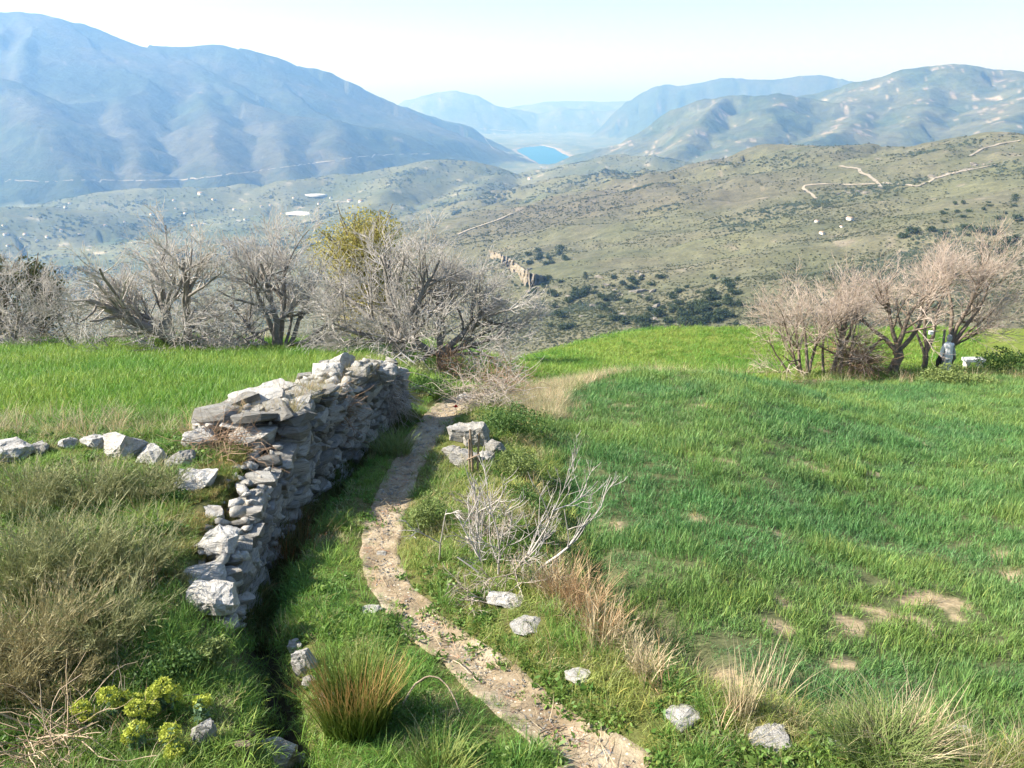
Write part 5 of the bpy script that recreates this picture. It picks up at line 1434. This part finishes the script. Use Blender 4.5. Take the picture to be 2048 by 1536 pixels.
def stick(px, label, mt, r):
    A0 = np.array(px, float); tk = np.linspace(0, 1, len(A0)); t = np.linspace(0, 1, 14); dg = min(3, len(A0) - 1)
    px = list(zip(*[np.polyval(np.polyfit(tk, A0[:, k], dg), t) for k in range(3)]))
    pts = [at(a, b) for a, b, z in px]
    z0 = np.linspace(pts[0].z, pts[-1].z, len(pts))
    for q, (_, _, z), zz in zip(pts, px, z0): q.z = zz + z
    o = rod('dry_stick', [q - pts[0] for q in pts], r, mt, None, 5, .6); o.location = pts[0]
    tag(o, label, 'stick')
stick([(805, 1420, .02), (835, 1405, .10), (865, 1395, .12), (895, 1405, .08), (920, 1430, .01)], 'curved pale stick arching over the grass beside the path', 'stick', .006)
stick([(905, 1330, .03), (925, 1345, .03), (955, 1372, .025)], 'straight dry stalk lying along the path', 'stick', .004)
stick([(850, 1272, .03), (880, 1285, .03), (905, 1290, .03)], 'thin dry stalk across the path bend', 'stick', .004)
stick([(1075, 1478, .03), (1100, 1472, .03), (1128, 1462, .03)], 'dark twig lying on the lower path', 'wood', .006)
pp = at(912, 838)
pt = thing('poppy', pp, 'single red poppy on the bank at the far end of the path', 'flower')
rod('stem', [(0, 0, 0), (.01, 0, .09), (0, 0, .17)], .003, 'bush', pt, 4)
for k in range(4):
    a = k * math.pi / 2
    V = [(0, 0, 0)] + [(.035 * math.cos(t), .035 * math.sin(t), .012 + .02 * abs(math.cos(2 * t))) for t in np.linspace(-.75, .75, 6)]
    link('petal', mesh_np('petal', V, [(0, i, i + 1) for i in range(1, 6)], M['poppy']), pt, (0, 0, .17), (0, 0, a))

def lathe(name, prof_, mt, parent, fold=0.0, n=22, seed=0):
    V, F = [], []
    for j, (z, rx, ry, ox) in enumerate(prof_):
        for k in range(n):
            a = 2 * math.pi * k / n
            f = 1 + fold * math.sin(a * 5 + j * .5 + seed) + fold * .6 * math.sin(a * 9 - j)
            V.append((ox + rx * f * math.cos(a), ry * f * math.sin(a), z))
    for j in range(len(prof_) - 1):
        for k in range(n): F.append((j * n + k, j * n + (k + 1) % n, (j + 1) * n + (k + 1) % n, (j + 1) * n + k))
    return link(name, mesh_np(name, V, F, M[mt], True), parent)
sc0 = at(1888, 748)
sc = thing('scarecrow', sc0, 'white and grey cloth scarecrow on a pale post among the bare trees', 'scarecrow')
rod('post', [(-.12, .03, -.2), (-.14, .03, .6), (-.2, .02, 1.45)], .045, 'figbark', sc, 7, .8)
lathe('shirt', [(.50, .14, .10, .04), (.53, .15, .11, .04), (.70, .125, .09, .03), (.86, .145, .10, .0), (.97, .165, .09, -.02), (1.01, .15, .07, -.02), (1.03, .06, .05, -.02), (1.08, .045, .045, -.02)], 'cloth', sc, .10)
lathe('hood', [(1.07, .05, .05, -.02), (1.12, .08, .08, -.02), (1.2, .085, .085, -.02), (1.27, .06, .06, -.02), (1.29, .01, .01, -.02)], 'greycloth', sc, .05, 14)
lathe('sleeve', [(.58, .045, .045, -.2), (.76, .05, .05, -.18), (.97, .055, .055, -.13)], 'cloth', sc, .08, 12)
lathe('sleeve', [(.62, .05, .05, .21), (.78, .06, .06, .17), (.96, .06, .06, .07)], 'greycloth', sc, .08, 12)
lathe('trouser_leg', [(.0, .055, .05, -.05), (.25, .06, .055, -.02), (.56, .09, .08, -.02)], 'greycloth', sc, .08, 12)
lathe('trouser_leg', [(.0, .055, .05, .15), (.25, .06, .055, .12), (.56, .09, .08, .08)], 'cloth', sc, .08, 12)
lathe('hanging_bag', [(.22, .02, .02, -.22), (.26, .08, .06, -.22), (.45, .09, .06, -.23), (.62, .03, .03, -.22)], 'blackcloth', sc, .06, 12)
def box(name, sx, sy, sz, mt, parent, loc, bev=.01, rot=(0, 0, 0)):
    bm = bmesh.new(); bmesh.ops.create_cube(bm, size=1); bmesh.ops.scale(bm, vec=(sx, sy, sz), verts=bm.verts)
    bmesh.ops.bevel(bm, geom=bm.edges[:], offset=bev, segments=2, affect='EDGES')
    me = bpy.data.meshes.new(name); bm.to_mesh(me); bm.free(); me.materials.append(M[mt])
    return link(name, me, parent, loc, rot)
sl = at(1945, 735)
tr = thing('white_slab_bench', V3(sl), 'long white slab resting on pale blocks beside the scarecrow', 'bench')
box('slab', .68, .3, .11, 'white', tr, (0, 0, .27), .012)
for dx in (-.22, .22): box('support', .14, .24, .24, 'house', tr, (dx, 0, .09), .015)
sg = on_ray(1862, 666, 24.6)
tb = thing('white_box', sg, 'small white box hung on a slim stem left of the scarecrow', 'box')
box('shell', .12, .08, .09, 'white', tb, (0, 0, 0), .008); box('lid', .13, .09, .015, 'cloth', tb, (0, 0, .055), .004)

bush(400, 1330, 110, .6, 'fresh green leafy clump above the ditch below the nearest wall stones', 'palebush', 2600, .013, 320)
bush(1085, 1085, 80, .7, 'dark green weeds at the field lip right of the sapling', 'bush', 2000, .013, 321)
bush(240, 1240, 100, .6, 'green leafy weeds between the broom shrubs and the low wall', 'bush', 2200, .014, 322)

for i_, (a_, b_, w_, l_) in enumerate([(110, 1105, 90, 'green leafy weeds between the two left-edge broom shrubs'), (310, 1075, 80, 'green leafy weeds below the small dark broom shrub'), (140, 1265, 100, 'green weeds in front of the large central broom shrub'), (330, 1000, 70, 'green weeds at the foot of the brown bramble')]):
    bush(a_, b_, w_, .7, l_, 'bush' if i_ % 2 else 'palebush', 1900, .013, 330 + i_, name='leafy_weeds', cat='weeds')

# ------------------------------------------------------------------ grass
TB = patch_set('barley', 6, 125, .25, .088, .20, .0065, .25, 2000)
TS = patch_set('turf', 6, 110, .17, .055, .45, .0042, .5, 2100)
TL = patch_set('field', 6, 80, .26, .12, .20, .0065, .22, 2200)
TF = tuft_set('tall', 5, 20, .17, .05, .25, .006, .3, M['grass'], 2250)
TD = tuft_set('straw', 4, 20, .26, .06, .35, .0045, .35, M['grass'], 2300)
TW = []
for i in range(4):
    V, F = leaf_cloud(34, .07, .018, 2400 + i, .5, .2); V[:, 2] += .03
    TW.append(grass_mesh('weed_%d' % i, V, F, M['grass'], 4, 2400 + i))
def frustum_pts(n, y0, y1, x0=-0.72, x1=0.72):
    y = np.exp(rng.uniform(math.log(y0), math.log(y1), n))
    x = rng.uniform(x0, x1, n) * (y + 1.2)
    return x, y
def size_by(y, a, b): return np.interp(y, [3, 26], [a, b])
RK = np.array(ROCKS)
def emit(name, x, y, s, tint, src, label, cat='grass', tilt=.15, zs=None):
    d = np.full(len(x), 9.0)
    for rx, ry, rr in RK: d = np.minimum(d, np.hypot(x - rx, y - ry) - rr)
    kk = d > -0.01
    x, y, s, tint = x[kk], y[kk], s[kk], tint[kk]
    zs = None if zs is None else zs[kk]
    n = len(x)
    if n == 0: return
    o = scatter(name, np.stack([x, y, G(x, y) - .01], 1), rng.uniform(0, 6.28, n), s, rng.integers(0, len(src), n), tint, src, tilt, zs)
    stuff(o, label, cat)
def in_path(x, y, m=0.0):
    wob = 1.0 * fbm(x * 3.4, y * 3.4, 3, 88) + .35 * rng.normal(0, 1, np.shape(x))
    return (np.abs(x - xp(y)) < path_half(y) * (np.interp(y, [3, 4.5, 6], [.85, .65, .5]) + .9 * wob) + m) & (y < 15)
def in_wall(x, y, m=0.0):
    return (y > WALL0 - .1) & (y < WALL1 + .15) & (x < xw(y) + .05 + m) & (x > xw(y) - wall_thick(y) - m)
def ditch(x, y): return (np.abs(x - xw(y) - .13) < .13) & (y > 3.2) & (y < 10)

# barley on the right terrace
x, y = jgrid(3.1, 25.2, .125, .30, -.1, .74)
n1 = fbm(x * .35, y * .45, 3, 131); n2 = fbm(x * 1.6, y * 1.6, 3, 133)
rows_ = np.sin((x * .55 + y * .85) * 2 * np.pi / .95 + n1 * 3)
b = bare(x, y)
STRIP = lambda y: np.interp(y, [10.5, 13, 14.5, 15.4, 16.2], [.3, .45, 1.0, 2.2, 3.6])
k = (x > xl(y) + .22) & (b < rng.uniform(.3, 1.05, len(x))) & ~((np.abs(x - STRIP(y) - .05) < .4) & (y > 11) & (y < 16.2)) & (y < 24.6)
k &= ~((rows_ > .93) & (rng.uniform(0, 1, len(x)) < .35))
x, y, n1, n2, b, rows_ = (v[k] for v in (x, y, n1, n2, b, rows_))
c = mixc((.095, .225, .07), (.185, .295, .075), smooth(.44 + n1 * 1.2 + .6 * n2))
c = mixc(c, (.11, .235, .09), smooth((fbm(x * .8, y * .8, 3, 139) + .05) * 2) * .55)
c = mixc(c, (.30, .27, .12), smooth((n2 + b - .35) * 2) * .35)
c = c * rng.uniform(.88, 1.14, (len(x), 1))
s = size_by(y, .75, 1.7) * rng.uniform(.8, 1.2, len(x)) * (1 + .25 * n2) * np.where(b > .1, .7, 1)
emit('barley_crop', x, y, s, c, TB, 'green barley crop with bare patches on the right-hand terrace', 'crop', .14, s * np.interp(y, [3, 26], [1, .7]) * np.clip(1 + .95 * n2, .4, 2))

# left field and lower field
x, y = jgrid(6.8, 36, .17, .42, -.80, .55)
edge = xw(y) - wall_thick(y) - .15
n1 = fbm(x * .35, y * .35, 3, 141); n2 = fbm(x * 2.0, y * 2.0, 2, 143)
k = ((x < edge) & (y > 7.9 + .5 * n2 + np.clip(x + 4, 0, 3) * .2)) | ((y > 13.5) & (x < xl(y) - .5)) | ((y > 24.5) & (x > -3))
k &= ~((y > 23.2 + n1) & (x < -3.5)) & ~in_path(x, y, .05) & ~in_wall(x, y, .05)
x, y, n1, n2 = (v[k] for v in (x, y, n1, n2))
c = mixc((.12, .265, .04), (.21, .325, .06), smooth(.5 + n1 * 1.3 + .4 * n2))
c = c * rng.uniform(.9, 1.12, (len(x), 1))
s = size_by(y, .85, 1.9) * rng.uniform(.85, 1.2, len(x))
emit('field_grass', x, y, s, c, TL, 'lush yellow-green crop on the fields behind the wall', 'crop', .14, s * np.interp(y, [6, 30], [.85, .5]))

# turf on both sides of the path, on the bank, under the wall and on the left bank
x, y = jgrid(2.7, 15, .072, .2, -.78, .74)
n1 = fbm(x * .9, y * .9, 3, 151); n2 = fbm(x * 3.2, y * 3.2, 3, 153)
verge = (x > xw(y) + .02) & (x < xl(y) + .35 + .15 * n2)
leftb = (x <= xw(y) + .02) & (y < 8.6) & ~in_wall(x, y, -.05)
k = (verge | leftb) & ~in_path(x, y) & (n2 > -.62)
k &= ~(ditch(x, y) & (rng.uniform(0, 1, len(x)) < .85))
k &= ~((y > 9) & (x < xw(y) - .6))
x, y, n1, n2 = (v[k] for v in (x, y, n1, n2))
right = x > xp(y)
c = mixc((.13, .23, .04), (.28, .33, .09), smooth(.45 + n1 + .5 * n2))
c[~right] = mixc((.10, .23, .035), (.20, .32, .06), smooth(.5 + n1 + .5 * n2))[~right]
c = mixc(c, (.40, .36, .20), (rng.uniform(0, 1, len(x)) < np.where(right, .20, .10)) * .8)
c = c * rng.uniform(.88, 1.14, (len(x), 1))
d = np.abs(x - xp(y)) - path_half(y)
s = size_by(y, .8, 1.6) * rng.uniform(.75, 1.2, len(x)) * (1 + .35 * n2) * np.clip(.5 + d * 2.2, .38, 1.2)
emit('turf', x, y, s, c, TS, 'short bright green turf along the footpath and its banks', 'grass', .12, s * (1 + .9 * n2))
# longer lush tufts
x, y = frustum_pts(5000, 2.8, 11, -.6, .6)
n2 = fbm(x * 1.7, y * 1.7, 3, 163)
k = (((x > xw(y) + .05) & (x < xl(y) + .2)) | ((x < xw(y)) & (y < 6) & (x > xw(y) - 1.2))) & ~in_path(x, y, .10) & (n2 > .08) & ~in_wall(x, y)
x, y, n2 = x[k], y[k], n2[k]
c = mixc((.10, .24, .05), (.20, .33, .07), rng.uniform(0, 1, len(x)))
s = rng.uniform(.5, .95, len(x)) * size_by(y, .9, 1.2)
emit('tall_grass', x, y, s, c, TF, 'taller lush green grass tufts on the path banks', 'grass', .3)
# weeds with small leaves
x, y = frustum_pts(12000, 2.8, 12, -.7, .6)
n2 = fbm(x * 1.3, y * 1.3, 3, 173)
k = (x < xl(y) + .25) & (y < 8) & ~in_path(x, y, .04) & (n2 > .02) & ~in_wall(x, y) & ~ditch(x, y)
x, y, n2 = x[k], y[k], n2[k]
c = mixc((.07, .16, .03), (.17, .26, .06), rng.uniform(0, 1, len(x)))
emit('small_weeds', x, y, rng.uniform(.5, 1.2, len(x)), c, TW, 'small leafy green weeds mixed into the turf', 'weeds', .3)
# dry straw: behind the boulders, along the terrace edge, lower right, under the broom
x, y = frustum_pts(26000, 2.8, 25.5, -.8, .74)
n2 = fbm(x * 1.1, y * 1.1, 3, 183); u = rng.uniform(0, 1, len(x))
A_ = (x < xw(y) - .7) & (y > 7.3) & (y < 8.6 + .5 * n2) & (u < .45)
B_ = np.zeros(len(x), bool)
C1 = (x > xl(y) - .5) & (x < xl(y) + .55) & (y < 5.2) & (x > .9) & (u < .22 + .3 * n2)
D1 = (x < xw(y) - .55) & (y < 7.2) & (u < .12 + .25 * n2)
E1 = (y > 23.0) & (x < -3.5) & (u < .9)
F1 = (x > xp(y) + .3) & (x < xl(y) + .1) & (y < 9) & (u < .05 + .12 * n2)
G1 = (y > 23.3) & (x > 4) & (u < .5)
k = (A_ | B_ | C1 | D1 | E1 | F1 | G1) & ~in_wall(x, y) & ~in_path(x, y, .05)
x, y, n2 = x[k], y[k], n2[k]
c = mixc((.36, .31, .17), (.55, .48, .31), rng.uniform(0, 1, len(x)))
c = mixc(c, (.22, .26, .09), (rng.uniform(0, 1, len(x)) < .3) * .8)
s = size_by(y, .6, 1.5) * rng.uniform(.5, 1.2, len(x))
emit('dry_grass', x, y, s, c, TD, 'pale dry straw grass along edges of the fields', 'grass', .25)
# dead stems trodden onto the path
x = rng.uniform(-1, 1, 700); y = np.exp(rng.uniform(math.log(3), math.log(9), 700)); x = xp(y) + x * path_half(y)
LIT = tuft_set('litter', 3, 3, .09, .02, .3, .003, .1, M['grass'], 2600)
o = scatter('path_litter', np.stack([x, y, G(x, y) + .022], 1), rng.uniform(0, 6.28, 700), rng.uniform(.5, 1.5, 700), rng.integers(0, 3, 700), mixc((.22, .15, .09), (.5, .42, .28), rng.uniform(0, 1, 700)), LIT, 0.15)
_r = o.data.attributes['rot']; _v = np.zeros(2100, np.float32); _r.data.foreach_get('vector', _v); _v = _v.reshape(-1, 3); _v[:, 0] += 1.5; _r.data.foreach_set('vector', _v.ravel())
stuff(o, 'dry stems trodden into the footpath', 'litter')

GR_ = [rock_mesh('gravel_%d' % i, 2700 + i, (1, .8, .55), 9, 0, mt=M['boulder']) for i in range(5)]
n_ = 1500
y = np.exp(rng.uniform(math.log(2.9), math.log(13), n_)); x = xp(y) + rng.normal(0, .55, n_) * path_half(y)
o = scatter('gravel', np.stack([x, y, G(x, y) + .018], 1), rng.uniform(0, 6.28, n_), .006 + .02 * rng.uniform(0, 1, n_) ** 3 + .0012 * y, rng.integers(0, 5, n_), np.ones((n_, 3)) * .5, GR_, .3)
stuff(o, 'loose gravel on the footpath', 'gravel')
x, y = jgrid(3.1, 20, .16, .3, 0, .74)
k = (bare(x, y) > .25) & (x > xl(y) + .3)
x, y = x[k], y[k]
emit('sparse_shoots', x, y, rng.uniform(.5, 1.0, len(x)) * size_by(y, .6, 1.5), mixc((.2, .24, .08), (.42, .36, .2), rng.uniform(0, 1, len(x))), LIT + TF[:2], 'sparse thin shoots in the bare patches of the field', 'grass', .5)

y = rng.uniform(10.8, 16.3, 2600); x = STRIP(y) + rng.normal(0, .22, 2600)
c = mixc(mixc((.40, .35, .20), (.58, .52, .35), rng.uniform(0, 1, 2600)), (.22, .27, .09), (rng.uniform(0, 1, 2600) < .3) * .8)
emit('crest_straw', x, y, rng.uniform(.5, 1.05, 2600) * size_by(y, .6, 1.2), c, TD, 'pale dry straw grass along the crest of the barley mound', 'grass', .25)
# moss, earth and grass on the low end of the wall
n_ = 900
y = rng.uniform(4.9, 7.35, n_); x = xw(y) - rng.uniform(.14, .62, n_)
kk = np.ones(n_, bool)
for rx, ry, rr in RK: kk &= np.hypot(x - rx, y - ry) > rr * .75
x, y = x[kk], y[kk]; n_ = len(x)
c = mixc((.14, .22, .04), (.36, .28, .11), smooth(rng.uniform(-.3, 1.2, n_)))
o = scatter('wall_turf', np.stack([x, y, np.maximum(G(x, y), Pz(y) + wall_top(y) - .09)], 1), rng.uniform(0, 6.28, n_), rng.uniform(.35, .8, n_), rng.integers(0, 6, n_), c, TS, .2)
stuff(o, 'green and ochre turf growing over the low end of the wall', 'grass')

# weeds and straw rooted in the wall and along its foot
n_ = 220
y = rng.uniform(7.5, 11.2, n_); x = xw(y) - rng.uniform(.05, .62, n_)
z = Pz(y) + wall_top(y) + .0
o = scatter('wall_weeds', np.stack([x, y, z], 1), rng.uniform(0, 6.28, n_), rng.uniform(.35, .75, n_), rng.integers(0, 4, n_), mixc((.40, .33, .19), (.28, .26, .11), rng.uniform(0, 1, n_)), TD, .45)
stuff(o, 'dry weeds rooted between the stones of the wall', 'weeds')
n_ = 900
y = rng.uniform(4.9, 11.3, n_); x = xw(y) + rng.normal(.05, .07, n_)
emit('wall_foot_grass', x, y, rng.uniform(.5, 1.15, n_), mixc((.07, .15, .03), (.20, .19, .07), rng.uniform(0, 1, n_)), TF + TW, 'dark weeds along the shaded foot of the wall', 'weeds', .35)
